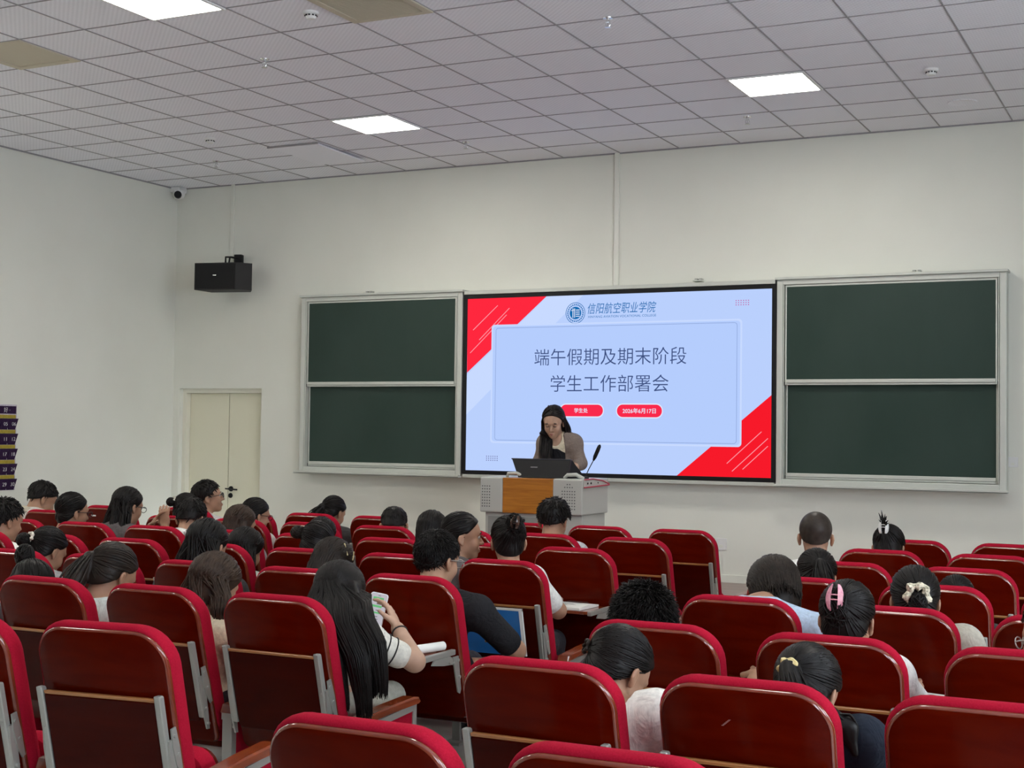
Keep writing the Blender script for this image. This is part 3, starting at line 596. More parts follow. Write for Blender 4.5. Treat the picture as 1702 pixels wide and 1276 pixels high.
OCC = {('L', 8, 6), ('L', 6, 4), ('L', 7, 5), ('L', 6, 5), ('L', 4, 3), ('L', 3, 2), ('L', 2, 2), ('L', 1, 2), ('L', 2, 3), ('L', 4, 5), ('L', 3, 4), ('L', 0, 2), ('L', 5, 5), ('L', 7, 7), ('L', 6, 6), ('L', 5, 6), ('L', 5, 7),
       ('L', 3, 6), ('L', 3, 5), ('L', 2, 4), ('L', 1, 3), ('L', 0, 3), ('L', 1, 4), ('L', 2, 5), ('L', 0, 4), ('L', 1, 6), ('R', 0, 5), ('R', 0, 4), ('R', 0, 3), ('R', 0, 6), ('R', 1, 3), ('R', 1, 4), ('R', 1, 2), ('R', 0, 2), ('R', 0, 1), ('R', 1, 1), ('R', 2, 2)}
OPEN = {('L', 0, 3), ('L', 0, 5), ('R', 0, 3), ('R', 1, 3)}
LROWS = {1: 2, 2: 4, 3: 6, 4: 7, 5: 8, 6: 9, 7: 8}
RROWS = {0: 2, 1: 3, 2: 3, 3: 3, 4: 3, 5: 2, 6: 2, 7: 2}
for r in range(8):
    for k in range(LROWS.get(r, 0)): chair('L', k, r, ('L', k, r) in OCC, ('L', k, r) in OPEN, k == LROWS[r] - 1, 1.055 if (k, r) == (7, 6) else None)
    for k in range(RROWS[r]): chair('R', k, r, ('R', k, r) in OCC, ('R', k, r) in OPEN, k == 0)

M_scuff = mat('pale_scuff', (.36, .17, .15), .5)
def seat_of(blk, k, r):
    x = COLX[blk](k) + DXR.get((blk, r), 0); y = ROW0 + PITCH_Y * r + DYR.get((blk, r), -0.03)
    return [o for o in COL.objects if o.name.startswith('auditorium_seat') and o.parent is None and abs(o.location.x - x) < .01 and abs(o.location.y - y) < .01][0]
ss = seat_of('R', 1, 1); b = MB(); yy = .0215 - .0052
for k in range(6): dx = -.062 + .004 * k; dz = .905 + .0035 * k; b.add([(dx, yy, dz), (dx + .007, yy, dz + .0005), (dx + .009, yy, dz + .003), (dx + .001, yy, dz + .0022)], [(0, 1, 2, 3)])
b.build('scuff_mark', M_scuff, ss)
ss = seat_of('L', 7, 6); b = MB(); z_ = .955; b.add([(-.15, .0045, z_), (-.10, .0045, z_), (-.10, .0010, z_ + .012), (-.15, .0010, z_ + .012)], [(0, 1, 2, 3)]); b.build('seat_label', M_white, ss)

# ================================================================== people: smooth implicit surfaces turned into one mesh each
V3 = lambda *a: np.array(a, float)
def _n(v): return v / (np.linalg.norm(v) + 1e-9)
def rotm(yaw, pitch=0.0, roll=0.0):
    """yaw turns left, pitch bows the head forward, roll tilts to the right; columns right, front, up"""
    c, s = math.cos(yaw), math.sin(yaw); Z = np.array([[c, -s, 0], [s, c, 0], [0, 0, 1]])
    c, s = math.cos(-pitch), math.sin(-pitch); X = np.array([[1, 0, 0], [0, c, -s], [0, s, c]])
    c, s = math.cos(roll), math.sin(roll); Y = np.array([[c, 0, s], [0, 1, 0], [-s, 0, c]])
    return Z @ X @ Y
def cap(a, b, ra, rb=None, k=0.02, u=None, f=1.0, op='add'):
    a, b = np.array(a, float), np.array(b, float); rb = ra if rb is None else rb
    m = max(ra, rb) * max(f, 1.0) + 0.03
    ba = b - a; L2 = float(ba @ ba) + 1e-12
    def fn(X):
        pa = X - a; t = np.clip((pa @ ba) / L2, 0, 1); q = pa - t[..., None] * ba
        if u is not None: ql = q @ u; q = q + ((1 / f - 1) * ql)[..., None] * u
        return np.sqrt((q * q).sum(-1)) - (ra + t * (rb - ra))
    return (fn, np.minimum(a, b) - m, np.maximum(a, b) + m, k, op)
def ell(c, r, R=None, k=0.02, op='add'):
    c = np.array(c, float); r = np.array(r, float); R = np.eye(3) if R is None else R
    ext = np.sqrt(((R * r) ** 2).sum(1)) + 0.03
    def fn(X):
        p = (X - c) @ R; k0 = np.sqrt(((p / r) ** 2).sum(-1)); k1 = np.sqrt(((p / (r * r)) ** 2).sum(-1)) + 1e-9
        return k0 * (k0 - 1) / k1
    return (fn, c - ext, c + ext, k, op)
def half(p, n, k=0.004):
    """keep only the side the normal points to"""
    p = np.array(p, float); n = _n(np.array(n, float))
    return (lambda X: (p - X) @ n, None, None, k, 'and')
def nets(prims, h):
    adds = [q for q in prims if q[4] == 'add']
    lo = np.min([q[1] for q in adds], 0) - 2 * h; hi = np.max([q[2] for q in adds], 0) + 2 * h
    n = np.ceil((hi - lo) / h).astype(int) + 1
    D = np.full(n, 0.08, np.float32); ax = [lo[i] + h * np.arange(n[i]) for i in range(3)]
    for fn, l, g, k, op in prims:
        if l is None: i0 = np.zeros(3, int); i1 = n
        else: i0 = np.clip(np.floor((l - lo) / h).astype(int) - 1, 0, n - 1); i1 = np.clip(np.ceil((g - lo) / h).astype(int) + 2, 1, n)
        sl = tuple(slice(i0[i], i1[i]) for i in range(3))
        X = np.stack(np.meshgrid(*[ax[i][sl[i]] for i in range(3)], indexing='ij'), -1)
        d = fn(X); A = D[sl]
        if op == 'add': t = np.clip(0.5 + 0.5 * (A - d) / k, 0, 1); D[sl] = A * (1 - t) + d * t - k * t * (1 - t)
        elif op == 'sub': t = np.clip(0.5 - 0.5 * (A + d) / k, 0, 1); D[sl] = A * (1 - t) - d * t + k * t * (1 - t)
        else: t = np.clip(0.5 - 0.5 * (A - d) / k, 0, 1); D[sl] = A * (1 - t) + d * t + k * t * (1 - t)
    D[0], D[-1] = .08, .08; D[:, 0], D[:, -1] = .08, .08; D[:, :, 0], D[:, :, -1] = .08, .08
    S = D < 0
    cnt = sum(S[i:n[0] - 1 + i, j:n[1] - 1 + j, l:n[2] - 1 + l].astype(np.int8) for i in (0, 1) for j in (0, 1) for l in (0, 1))
    cells = np.argwhere((cnt > 0) & (cnt < 8)); idx = -np.ones(n - 1, np.int64); idx[tuple(cells.T)] = np.arange(len(cells))
    P = np.zeros((len(cells), 3)); W = np.zeros(len(cells)); cn = [(i, j, l) for i in (0, 1) for j in (0, 1) for l in (0, 1)]
    for a in cn:
        for d in range(3):
            if a[d]: continue
            b = list(a); b[d] = 1
            da = D[tuple((cells + a).T)]; db = D[tuple((cells + b).T)]; m = (da < 0) != (db < 0)
            t = np.where(m, da / np.where(m, da - db, 1), 0); q = np.tile(np.array(a, float), (len(cells), 1)); q[:, d] += t
            P += q * m[:, None]; W += m
    V = lo + h * (cells + P / W[:, None]); F = []
    for d in range(3):
        e = [slice(1, n[i] - 1) for i in range(3)]; e2 = list(e); e2[d] = slice(2, n[d])
        a = S[tuple(e)]; e2 = [slice(1, n[i] - 1) if i != d else slice(2, n[d]) for i in range(3)]; b = S[tuple(e2)]
        for inside in (True, False):
            E = np.argwhere((a == inside) & (b != inside)) + 1
            if not len(E): continue
            p, q = [(1, 2), (2, 0), (0, 1)][d]; op_, oq = np.zeros(3, int), np.zeros(3, int); op_[p] = 1; oq[q] = 1
            quad = [idx[tuple(x.T)] for x in (E - op_ - oq, E - oq, E, E - op_)]
            Q = np.stack(quad if inside else quad[::-1], 1); F.append(Q[(Q >= 0).all(1)])
    return V, np.concatenate(F)
def mesh_np(name, V, F, m, parent):
    me = bpy.data.meshes.new(name); nf = len(F); k = F.shape[1]
    me.vertices.add(len(V)); me.vertices.foreach_set('co', np.asarray(V, np.float32).ravel())
    me.loops.add(nf * k); me.loops.foreach_set('vertex_index', F.ravel().astype(np.int32))
    me.polygons.add(nf); me.polygons.foreach_set('loop_start', (np.arange(nf) * k).astype(np.int32))
    me.update(calc_edges=True); me.polygons.foreach_set('use_smooth', [True] * nf); me.materials.append(m)
    o = bpy.data.objects.new(name, me); COL.objects.link(o)
    if parent is not None:
        o.parent = parent; me.transform(Matrix.Translation(-Vector(parent.location)))
    return o
def sdf(name, prims, h, m, parent):
    V, F = nets(prims, h); return mesh_np(name, V, F, m, parent)
def tubes(paths, rad, n=4):
    """tapered locks: (m,3) point arrays with (m,) radii -> one vertex and face list"""
    VV = []; FF = []; off = 0
    for P, r in zip(paths, rad):
        P = np.asarray(P); m = len(P); T = np.gradient(P, axis=0); T /= np.linalg.norm(T, axis=1)[:, None] + 1e-9
        a = np.cross(T, V3(0.31, 0.52, 0.79)); a /= np.linalg.norm(a, axis=1)[:, None] + 1e-9; b = np.cross(T, a)
        q = 2 * PI * np.arange(n) / n
        ring = P[:, None, :] + (np.cos(q)[None, :, None] * a[:, None, :] + np.sin(q)[None, :, None] * b[:, None, :]) * r[:, None, None]
        VV.append(ring.reshape(-1, 3)); i = np.arange(m - 1)[:, None] * n; k = np.arange(n)[None, :]; k2 = (k + 1) % n
        FF.append(np.stack([i + k, i + k2, i + n + k2, i + n + k], -1).reshape(-1, 4) + off); off += m * n
    return np.concatenate(VV), np.concatenate(FF)

C0 = V3(0, -.012, .035); CR = V3(.077, .098, .084)
def cranium_point(d, t, nape=None):
    d = _n(d); k = 1 / math.sqrt(((d / (CR + t)) ** 2).sum())
    if nape is not None:      # the hair behind the neck stands further out
        c, r = nape; o = (C0 - c) / r; v = d / r; B = o @ v; disc = B * B - (v @ v) * (o @ o - 1)
        if disc > 0: k = max(k, (-B + math.sqrt(disc)) / (v @ v))
    return C0 + d * k
def head_prims(W, face=True):
    """W maps head-local coordinates and sizes to the world"""
    C, R, s = W; P = lambda *p: C + R @ (V3(*p) * s)
    E = lambda c, r, k=.02, op='add', RR=None: ell(P(*c), V3(*r) * s, R if RR is None else R @ RR, k * s, op)
    o = [E((0, -.012, .035), (.077, .098, .084)), E((0, .03, .018), (.067, .063, .062)), E((0, .034, -.052), (.057, .060, .062), .03), E((0, .068, -.098), (.024, .022, .019), .025)]
    if face:
        o += [E((-.036, .062, -.034), (.024, .024, .027)), E((.036, .062, -.034), (.024, .024, .027)),
              E((-.032, .099, .002), (.017, .012, .010), .012, 'sub'), E((.032, .099, .002), (.017, .012, .010), .012, 'sub'),
              cap(P(0, .088, .006), P(0, .111, -.030), .0065 * s, .0105 * s, .012 * s), E((-.011, .100, -.034), (.009, .010, .007), .008), E((.011, .100, -.034), (.009, .010, .007), .008),
              cap(P(-.036, .083, .022), P(.036, .083, .022), .009 * s, .009 * s, .015 * s), E((0, .091, -.064), (.023, .011, .0055), .006), E((0, .090, -.075), (.019, .011, .0065), .006)]
    for g in (-1, 1):
        rr = rotm(g * 0.35); o += [E((g * .082, -.014, -.012), (.008, .020, .026), .008, 'add', rr), E((g * .078, -.006, -.036), (.008, .010, .014), .008, 'add', rr), E((g * .0905, -.010, -.012), (.006, .010, .015), .006, 'sub', rr)]
    return o
def hand_prims(wr, d, up, s, curl=0.6, g=1, spread=0.25):
    """wrist, pointing direction, back-of-hand normal; g = +1 right hand"""
    d = _n(d); up = _n(up - d * (up @ d)); sd = np.cross(d, up) * g     # sd: towards the little finger
    o = []; pc = wr + d * .045 * s; o.append(ell(pc, V3(.020, .050, .013) * s * 1.0, np.stack([sd, d, up], 1), .012 * s)); o.append(ell(pc + sd * .018 * s, V3(.020, .042, .012) * s, np.stack([sd, d, up], 1), .012 * s)); o.append(ell(pc - sd * .018 * s, V3(.020, .042, .012) * s, np.stack([sd, d, up], 1), .012 * s))
    for i, (x, L) in enumerate(((-.030, .072), (-.010, .080), (.010, .074), (.029, .058))):
        b = wr + (d * .085 + sd * x) * s; dd = _n(d + sd * spread * x * 8); p = b
        for jn, (fr, an) in enumerate(((.45, .35), (.32, .9), (.23, 1.3))):
            a = curl * an; q = p + (dd * math.cos(a) - up * math.sin(a)) * L * fr * s; o.append(cap(p, q, (.0085 - .0008 * jn) * s, (.0080 - .0008 * jn) * s, .006 * s)); p = q
    b = wr + (d * .025 - sd * .026) * s; q = b + (d * .55 - sd * .75 - up * .3) * .040 * s; r = q + (d * .85 - sd * .25 - up * .4) * .034 * s
    o += [cap(b, q, .0125 * s, .0100 * s, .010 * s), cap(q, r, .0095 * s, .0075 * s, .006 * s)]
    return o
HAIRLINES = {'parted': ((.078, .095), (-.070, -.11)), 'short': ((.084, .072), (-.086, -.052)), 'tied': ((.080, .085), (-.080, -.088)), 'full': ((.082, .085), (-.070, -.11)), 'buzz': ((.083, .075), (-.088, -.04)), 'bald': ((.035, .06), (-.080, -.085))}
def plane_of(kind):
    (y0, z0), (y1, z1) = HAIRLINES[kind]; n = _n(V3(0, z0 - z1, y0 - y1)); n = n * V3(1, -1, 1); return V3(0, y0, z0), n
def sphere_dirs(n, rng):
    z = rng.uniform(-1, 1, n); a = rng.uniform(0, 2 * PI, n); r = np.sqrt(1 - z * z); return np.stack([r * np.cos(a), r * np.sin(a), z], 1)
def slerp(a, b, t):
    w = math.acos(max(-1, min(1, float(a @ b)))); 
    return a if w < 1e-4 else (math.sin((1 - t) * w) * a + math.sin(t * w) * b) / math.sin(w)

class Person: pass
def person(label, top, s, yaw, pitch, hip, hair='short', mat_h=None, roll=0.0, shirt=(.7, .7, .68), sleeve=0.8, trousers=(.05, .05, .06), collar=None, face=True, skin=None, tie=None, length=0.3, lift=0.0,
           n_locks=160, body_yaw=None, arms=None, h=0.008, shoulder=0.19, bulk=1.0, neckf=None, tail=None, glasses=None, volume=0.0, seat=True, group='audience seated in the red chairs', neck_off=None, shoulders=None, curl=.6, curt=None, cr_=.030, neckline=None, lock_r=.0042, jit=0.0, hairline='full'):
    mh = mat_h or M_hair; rng = np.random.RandomState(abs(hash(label[:9] + str(top[0]))) % 9999 if False else int(abs(top[0] * 1000 + top[1] * 37)) % 9999)
    R = rotm(math.radians(yaw), math.radians(pitch), math.radians(roll)); ht = {'short': .012, 'buzz': .004, 'bald': .005}.get(hair, .012) + volume
    RR = R * CR * s; ext = math.sqrt((((R[2] * (CR + ht)) * s) ** 2).sum())
    Q = V3(top[0], top[1], top[2] - ext); C = Q - R @ (C0 * s); W = (C, R, s); P = lambda *p: C + R @ (V3(*p) * s)
    by = math.radians(body_yaw if body_yaw is not None else yaw * .25); lat = V3(math.cos(by), math.sin(by), 0); fw = V3(-math.sin(by), math.cos(by), 0)
    base = V3(hip[0], hip[1], 0.0)
    root = thing('person', label, 'person', tuple(base), 0, group)
    H = V3(hip[0], hip[1], hip[2] if len(hip) > 2 else .545)
    N = P(0, -.045, -.13) * .6 + (P(0, -.03, -.05) + V3(0, 0, -.10 * s) - fw * .03) * .4
    if neck_off is not None: N = N + V3(*neck_off)
    sp = _n(N - H); back = -_n(np.cross(lat, sp)) * -1
    bk = np.cross(lat, sp); bk = bk if bk @ fw < 0 else -bk        # points to the back
    M = H * .5 + N * .5 + bk * .035; S = N - sp * .085 * s + bk * .01
    SJ = [S + lat * g * shoulder * s * .92 + sp * .02 for g in (-1, 1)]
    if shoulders is not None: SJ = [V3(*q) if q is not None else SJ[i] for i, q in enumerate(shoulders)]
    b = bulk
    torso = lambda e: [ell(H, V3(.165 * b + e, .125 * b + e, .11 + e), rotm(by), .05), cap(H + sp * .03, M, .112 * b + e, .105 * b + e, .05, lat, 1.28), cap(M, S, .105 * b + e, .092 * b + e, .05, lat, 1.5),
                       cap(SJ[0], SJ[1], .056 * s + e, .056 * s + e, .06), cap(N - sp * .02, SJ[0], .045 * s + e, .05 * s + e, .05), cap(N - sp * .02, SJ[1], .045 * s + e, .05 * s + e, .05)]
    EL, WR, HD, UPV = [], [], [], []
    for i, g in enumerate((-1, 1)):
        e = SJ[i] + lat * g * .055 + fw * .15 - V3(0, 0, .215); wv = e - lat * g * .13 + fw * .20 + V3(0, 0, .035); hd = None
        if arms and arms[i] is not None: e = V3(*arms[i][0]); wv = V3(*arms[i][1]); hd = arms[i][2] if len(arms[i]) > 2 else None
        EL.append(e); WR.append(wv); HD.append(_n(V3(*hd[0])) if hd else _n(_n(wv - e) + fw * .4)); UPV.append(V3(*hd[1]) if hd else V3(0, 0, 1))
    arm = lambda i, e, fr: cap(SJ[i], SJ[i] * (1 - fr) + EL[i] * fr, .050 * s * b ** .5 + e, (.050 - .010 * fr) * s * b ** .5 + e * 1.25, .03)
    body = torso(0) + [cap(N + sp * -.03, P(0, -.018, -.03), .056 * s * b ** .3, .053 * s * b ** .3, .03)] + head_prims(W, face)
    for i, g in enumerate((-1, 1)):
        body += [arm(i, 0, 1.0), cap(EL[i], WR[i], .041 * s, .027 * s, .02)] + hand_prims(WR[i], HD[i], UPV[i], s, curl, g)
    if seat:
        KN = [H + lat * g * .12 + fw * .42 + V3(0, 0, -.03) for g in (-1, 1)]; AN = [V3(k[0], k[1], 0.09) + fw * .03 for k in KN]
    else:
        KN = [V3(H[0], H[1], .37 + .46) + lat * g * .09 for g in (-1, 1)]; AN = [V3(H[0], H[1], .37 + .09) + lat * g * .09 for g in (-1, 1)]
    for i, g in enumerate((-1, 1)):
        hj = H + lat * g * .09; body += [cap(hj, KN[i], .078, .055, .03), cap(KN[i], AN[i], .052, .036, .02), cap(AN[i] - V3(0, 0, .04), AN[i] - V3(0, 0, .05) + fw * .12, .035, .03, .02)]
    root_body = sdf('body', body, h, skin or M_skin, root)
    st = cloth('shirt_%02d%02d%02d' % tuple(int(c * 99) for c in shirt), shirt)
    sh = torso(.012) + [arm(i, .012, sleeve if sleeve <= 1 else 1.0) for i in (0, 1)]
    if sleeve > 1: sh += [cap(EL[i], EL[i] * (2 - sleeve) + WR[i] * (sleeve - 1), .055 * s, .042 * s, .02) for i in (0, 1)]
    sh.append(half(H - V3(0, 0, .07), (0, 0, 1)))
    for i in (0, 1):
        if sleeve <= 1:
            d = _n(EL[i] - SJ[i])
    # neckline opening
    sh.append(ell(N + sp * .055 + fw * .03, V3(.070, .070, .05) * s, rotm(by), .01, 'sub'))
    if neckline: sh.append(ell(N + sp * neckline[0] + fw * neckline[1], V3(*neckline[2:]), rotm(by), .008, 'sub'))
    sdf('shirt', sh, max(h, .008), st, root)
    if collar is not None:
        cm = cloth('collar_%02d%02d%02d' % tuple(int(c * 99) for c in collar), collar); nk = _n(P(0, -.02, -.05) - N)
        a = np.array(lat); c2 = np.cross(nk, a); pts = []
        V = []; F = []; nn = 22
        for k in range(nn):
            q = -PI * .5 + .35 + (2 * PI - .7) * k / (nn - 1) + PI / 2 + PI / 2
            for rr_, hh in ((.066, .028), (.074, .030), (.088, -.012), (.080, -.014)):
                V.append(N + nk * (hh - .012) * s + (a * math.cos(q) * rr_ + c2 * math.sin(q) * rr_) * s)
        for k in range(nn - 1):
            for j in range(4): F.append((k * 4 + j, k * 4 + (j + 1) % 4, (k + 1) * 4 + (j + 1) % 4, (k + 1) * 4 + j))
        mesh_np('collar', np.array(V), np.array(F), cm, root)
    tm = cloth('trousers_%02d%02d%02d' % tuple(int(c * 99) for c in trousers), trousers)
    tp = [ell(H - V3(0, 0, .01), V3(.178 * b, .137 * b, .12), rotm(by), .04)]
    for i, g in enumerate((-1, 1)): hj = H + lat * g * .09; tp += [cap(hj, KN[i], .090, .068, .03), cap(KN[i], AN[i], .066, .056, .02)]
    tp += [half(H + V3(0, 0, .045), (0, 0, -1)), half(AN[0], (0, 0, 1))]
    sdf('trousers', tp, .012, tm, root)
    for i in (0, 1): sdf('shoe', [cap(AN[i] - V3(0, 0, .045), AN[i] - V3(0, 0, .048) + fw * .15, .042, .038, .02), half((0, 0, .012 + (0 if seat else .37)), (0, 0, 1))], .01, M_blackm, root)
    # ---- hair
    kind = {'short': 'short', 'spiky': 'short', 'curly': 'short', 'buzz': 'buzz', 'bald': 'short', 'tied': 'tied'}.get(hair, hairline)
    p0, pn = plane_of(kind); up = {'buzz': .004, 'bald': .004}.get(hair, .010) + volume
    hp = [ell(P(*C0), (CR + up) * s, R, .02), ell(P(0, .02, .03), V3(.068, .066, .060) * s + up * s, R, .02)]
    nape = (V3(0, -.045, -.02), V3(.066, .050, .06) + up * .6) if hair in ('short', 'spiky', 'curly', 'buzz', 'bald') else (V3(0, -.040, -.03), V3(.068, .055, .065) + up * .7)
    hp.append(ell(P(*nape[0]), nape[1] * s, R, .02)); cp = lambda d, t: cranium_point(d, t, (nape[0], nape[1] + t - up))
    hp.append(half(P(*p0), R @ pn, .006 * s))
    hp.append(ell(P(0, .125, -.03), V3(.075, .06, .12) * s, R, .01 * s, 'sub'))
    if hair not in ('bob', 'long', 'wavy'):
        for g in (-1, 1): hp.append(ell(P(g * .088, .004, -.012), V3(.028, .030, .034) * s, R, .008 * s, 'sub'))
    if hair == 'bald': hp.append(ell(P(0, -.015, .115), V3(.034, .045, .035) * s, R, .02 * s, 'sub'))
    down = V3(0, 0, -1.0); headdown = _n(down * .65 + (R @ V3(0, -.2, -1)) * .35)
    curtain = []
    if hair == 'bob':
        hp += [cap(P(g * .058, -.022, .0), P(g * .058, -.030, -length), .038 * s, .032 * s, .03) for g in (-1, 1)] + [ell(P(0, -.052, -.045), V3(.075, .045, .085) * s, R, .03)]
    if hair in ('long', 'wavy'):
        if curt is None:
            for (lx, ly, ln) in (tail or [(g * .05, -.01, length) for g in (-1, 0, 1)]):
                a = P(lx * 1.1, -.055 - .02 * (1 - abs(lx) / .06), -.02); m_ = a + headdown * ln * .45 + bk * .02 + lat * lx * .5; z = m_ + V3(0, 0, -ln * .6) + lat * lx * .3
                curtain.append(np.array([a, m_, z]))
        else: curtain = [np.array(c_, float) for c_ in curt]
        for c_ in curtain:
            m_ = len(c_); rr_ = [cr_ * .70 * s * (1 - .55 * (i / (m_ - 1)) ** 2) for i in range(m_)]; rr_[0] *= .6
            for i in range(m_ - 1): hp.append(cap(c_[i], c_[i + 1], rr_[i], rr_[i + 1], .03, lat, 1.2))
    tiep = None
    if tie is not None and hair == 'tied': tiep = cp(V3(*tie), up + .006)
    if tail is not None and hair == 'tied':
        pts = [np.array(q, float) if len(q) == 3 else None for q in tail]; pts = [P(*tiep)] + [V3(*q) for q in tail]
        curtain.append(pts)
        for k in range(len(pts) - 1): f0 = k / (len(pts) - 1); hp.append(cap(pts[k], pts[k + 1], (.022 + .012 * math.sin(PI * min(1, f0 + .15))) * s, (.022 + .012 * math.sin(PI * min(1, f0 + .15 + 1 / (len(pts) - 1)))) * s if k < len(pts) - 2 else .010 * s, .02))
    hs = sdf('hair', hp, min(h, .007), mh if hair != 'buzz' else M_hair_buzz, root)
    # locks lying on the cap
    paths = []; rads = []
    inside = lambda q: (q - p0) @ pn
    if hair in ('short', 'spiky', 'curly', 'bald'):
        wd = _n(V3(.15, -.55, .8)); L = {'spiky': .034, 'short': .030, 'curly': .018, 'bald': .022}[hair]; lf = {'spiky': .020, 'short': .007, 'curly': .006, 'bald': .002}[hair] + lift
        for d in sphere_dirs(n_locks * 3, rng):
            q = cp(d, up - .002)
            if inside(q) < .004 or q[2] < -.07 or (abs(q[0]) > .06 and -.03 < q[1] < .045 and q[2] < .02): continue
            if hair == 'bald' and np.linalg.norm((q - V3(0, -.015, .115)) / V3(.05, .06, .05)) < 1: continue
            fl = _n(d - wd * (d @ wd) * 1.0 + rng.normal(0, .25 if hair != 'curly' else .6, 3) + V3(0, 0, -.35)); fl = _n(fl - d * (fl @ d))
            l = L * rng.uniform(.6, 1.2); pp = [q + fl * l * t + d * (lf * rng.uniform(.6, 1.3) * t ** 1.3) for t in (0, .35, .7, 1)]
            if jit: pp = [x + rng.normal(0, jit, 3) for x in pp]
            paths.append(np.array([P(*x) for x in pp])); rads.append(np.array([1, 1, .7, .15]) * lock_r * s)
    elif hair == 'tied' and tiep is not None:
        td = _n(tiep - C0); cnt = 0
        for d in sphere_dirs(n_locks * 4, rng):
            q = cp(d, up)
            if inside(q) < -.002 or cnt > n_locks: continue
            if q[1] > .03 and q[2] < .05: continue
            cnt += 1; pp = [cp(slerp(d, td, t), up + .0005 + .0022 * math.sin(PI * t) * rng.uniform(.3, 1)) for t in np.linspace(0, 1, 8)]
            pp = [x for x in pp]; paths.append(np.array([P(*x) for x in pp])); rads.append(np.array([.0012, .0030, .0036, .0036, .0034, .0032, .003, .0022]) * s)
        if tail is not None:
            pts = np.array(curtain[0])
            for _ in range(int(n_locks * .4)):
                o_ = rng.normal(0, .013, 3) * s; tt = np.linspace(0, 1, len(pts) * 3); ii = tt * (len(pts) - 1); k = np.minimum(ii.astype(int), len(pts) - 2); f = (ii - k)[:, None]
                pp = pts[k] * (1 - f) + pts[k + 1] * f; w_ = np.sin(PI * np.minimum(1, tt + .12))[:, None] * 1.3 + .15; ph = rng.uniform(0, 6)
                paths.append(pp + o_ * w_ + np.stack([np.sin(tt * 7 + ph), np.cos(tt * 6 + ph), 0 * tt], 1) * .004); rads.append((.0042 * (1 - tt ** 3) + .0004) * s)
    elif hair in ('bob', 'long', 'wavy'):
        cnt = 0
        for d in sphere_dirs(n_locks * 4, rng):
            if cnt >= n_locks or d[2] < .1: continue
            q = cp(d, up)
            if inside(q) < .004: continue
            cnt += 1
            side = _n(V3(d[0] * 1.0 + rng.normal(0, .1), min(d[1], .15) - .35 - .3 * rng.rand(), -.15)); pp = [P(*cp(slerp(d, side, t), up + .001 + .002 * rng.rand())) for t in np.linspace(0, 1, 6)]
            tot = length * (.8 + .25 * rng.rand()) ; a = pp[-1]; dirv = headdown
            if hair == 'bob':
                nstep = 4; ln = length * s * rng.uniform(.7, 1.05)
                for t in range(1, nstep + 1): pp.append(a + (R @ V3(-.1 * side[0], -.1, -1)) * ln * t / nstep + rng.normal(0, .002, 3))
            else:
                j = int(np.argmin([np.linalg.norm(a + (a - P(0, -.02, 0)) * 0 - c_[0]) for c_ in curtain])) if rng.rand() < .7 else rng.randint(len(curtain)); c_ = curtain[j]; m_ = len(c_)
                ph = rng.uniform(0, 6); wv = .010 if hair == 'wavy' else .0025; fi = rng.uniform(0, 2 * PI); rho = rng.uniform(.92, 1.15); u_ = lat; v_ = bk
                for t in np.linspace(.16, 1.0 + .06 * rng.rand(), 10):
                    kk = min(t, .999) * (m_ - 1); i0 = int(kk); x = c_[i0] + (c_[i0 + 1] - c_[i0]) * (kk - i0) + (V3(0, 0, -.05) * max(0, t - .999) / .06)
                    rr_ = cr_ * s * (1 - .55 * min(t, 1) ** 2) * rho
                    pp.append(x + (u_ * math.cos(fi) * 1.25 + v_ * math.sin(fi)) * rr_ + V3(math.sin(t * 9 + ph), math.cos(t * 8 + ph), 0) * wv * t)
            m_ = len(pp); tt = np.linspace(0, 1, m_); paths.append(np.array(pp)); rads.append((.0014 + .0040 * np.minimum(1, tt * 5)) * (1 - tt ** 4 * .85) * s)
    if paths:
        Vh, Fh = tubes(paths, rads); 
        me = hs.data; V0 = np.zeros(len(me.vertices) * 3); me.vertices.foreach_get('co', V0); V0 = V0.reshape(-1, 3)
        F0 = np.zeros(len(me.loops), np.int32); me.loops.foreach_get('vertex_index', F0); F0 = F0.reshape(-1, 4)
        m_ = me.materials[0]; bpy.data.objects.remove(hs); off = V3(*root.location)
        hs = mesh_np('hair', np.concatenate([V0 + off, Vh]), np.concatenate([F0, Fh + len(V0)]), m_, root)
    if glasses:
        gm = glasses; g = []
        for sx in (-1, 1):
            ring = [P(sx * .032 + .026 * math.cos(q), .112, .0 + .019 * math.sin(q)) for q in np.linspace(0, 2 * PI, 20)]; g.append((ring, np.full(20, .0022 * s)))
            g.append(([P(sx * .058, .111, .006), P(sx * .078, .09, .008), P(sx * .088, .03, .004), P(sx * .088, -.01, .0)], np.full(4, .0024 * s)))
        g.append(([P(-.008, .114, .004), P(0, .117, .006), P(.008, .114, .004)], np.full(3, .002 * s)))
        Vg, Fg = tubes([np.array(a) for a, _ in g], [r for _, r in g], 6); mesh_np('glasses', Vg, Fg, gm, root)
    q = Person(); q.root = root; q.P = P; q.R = R; q.C = C; q.s = s; q.N = N; q.SJ = SJ; q.EL = EL; q.WR = WR; q.lat = lat; q.fw = fw; q.tie = P(*tiep) if tiep is not None else None; q.sp = sp; q.HD = HD; q.up = up; q.S = S; q.H = H; q.M = M; q.bk = bk
    return q
def on_person(p, name, mb, m, loc, R=None):
    """an accessory built around its own origin, fixed to a person"""
    o = mb.build(name, m, p.root); Rm = Matrix.Identity(4)
    if R is not None: Rm = Matrix([[*R[0], 0], [*R[1], 0], [*R[2], 0], [0, 0, 0, 1]])
    o.data.transform(Matrix.Translation(Vector(loc) - Vector(p.root.location)) @ Rm); return o
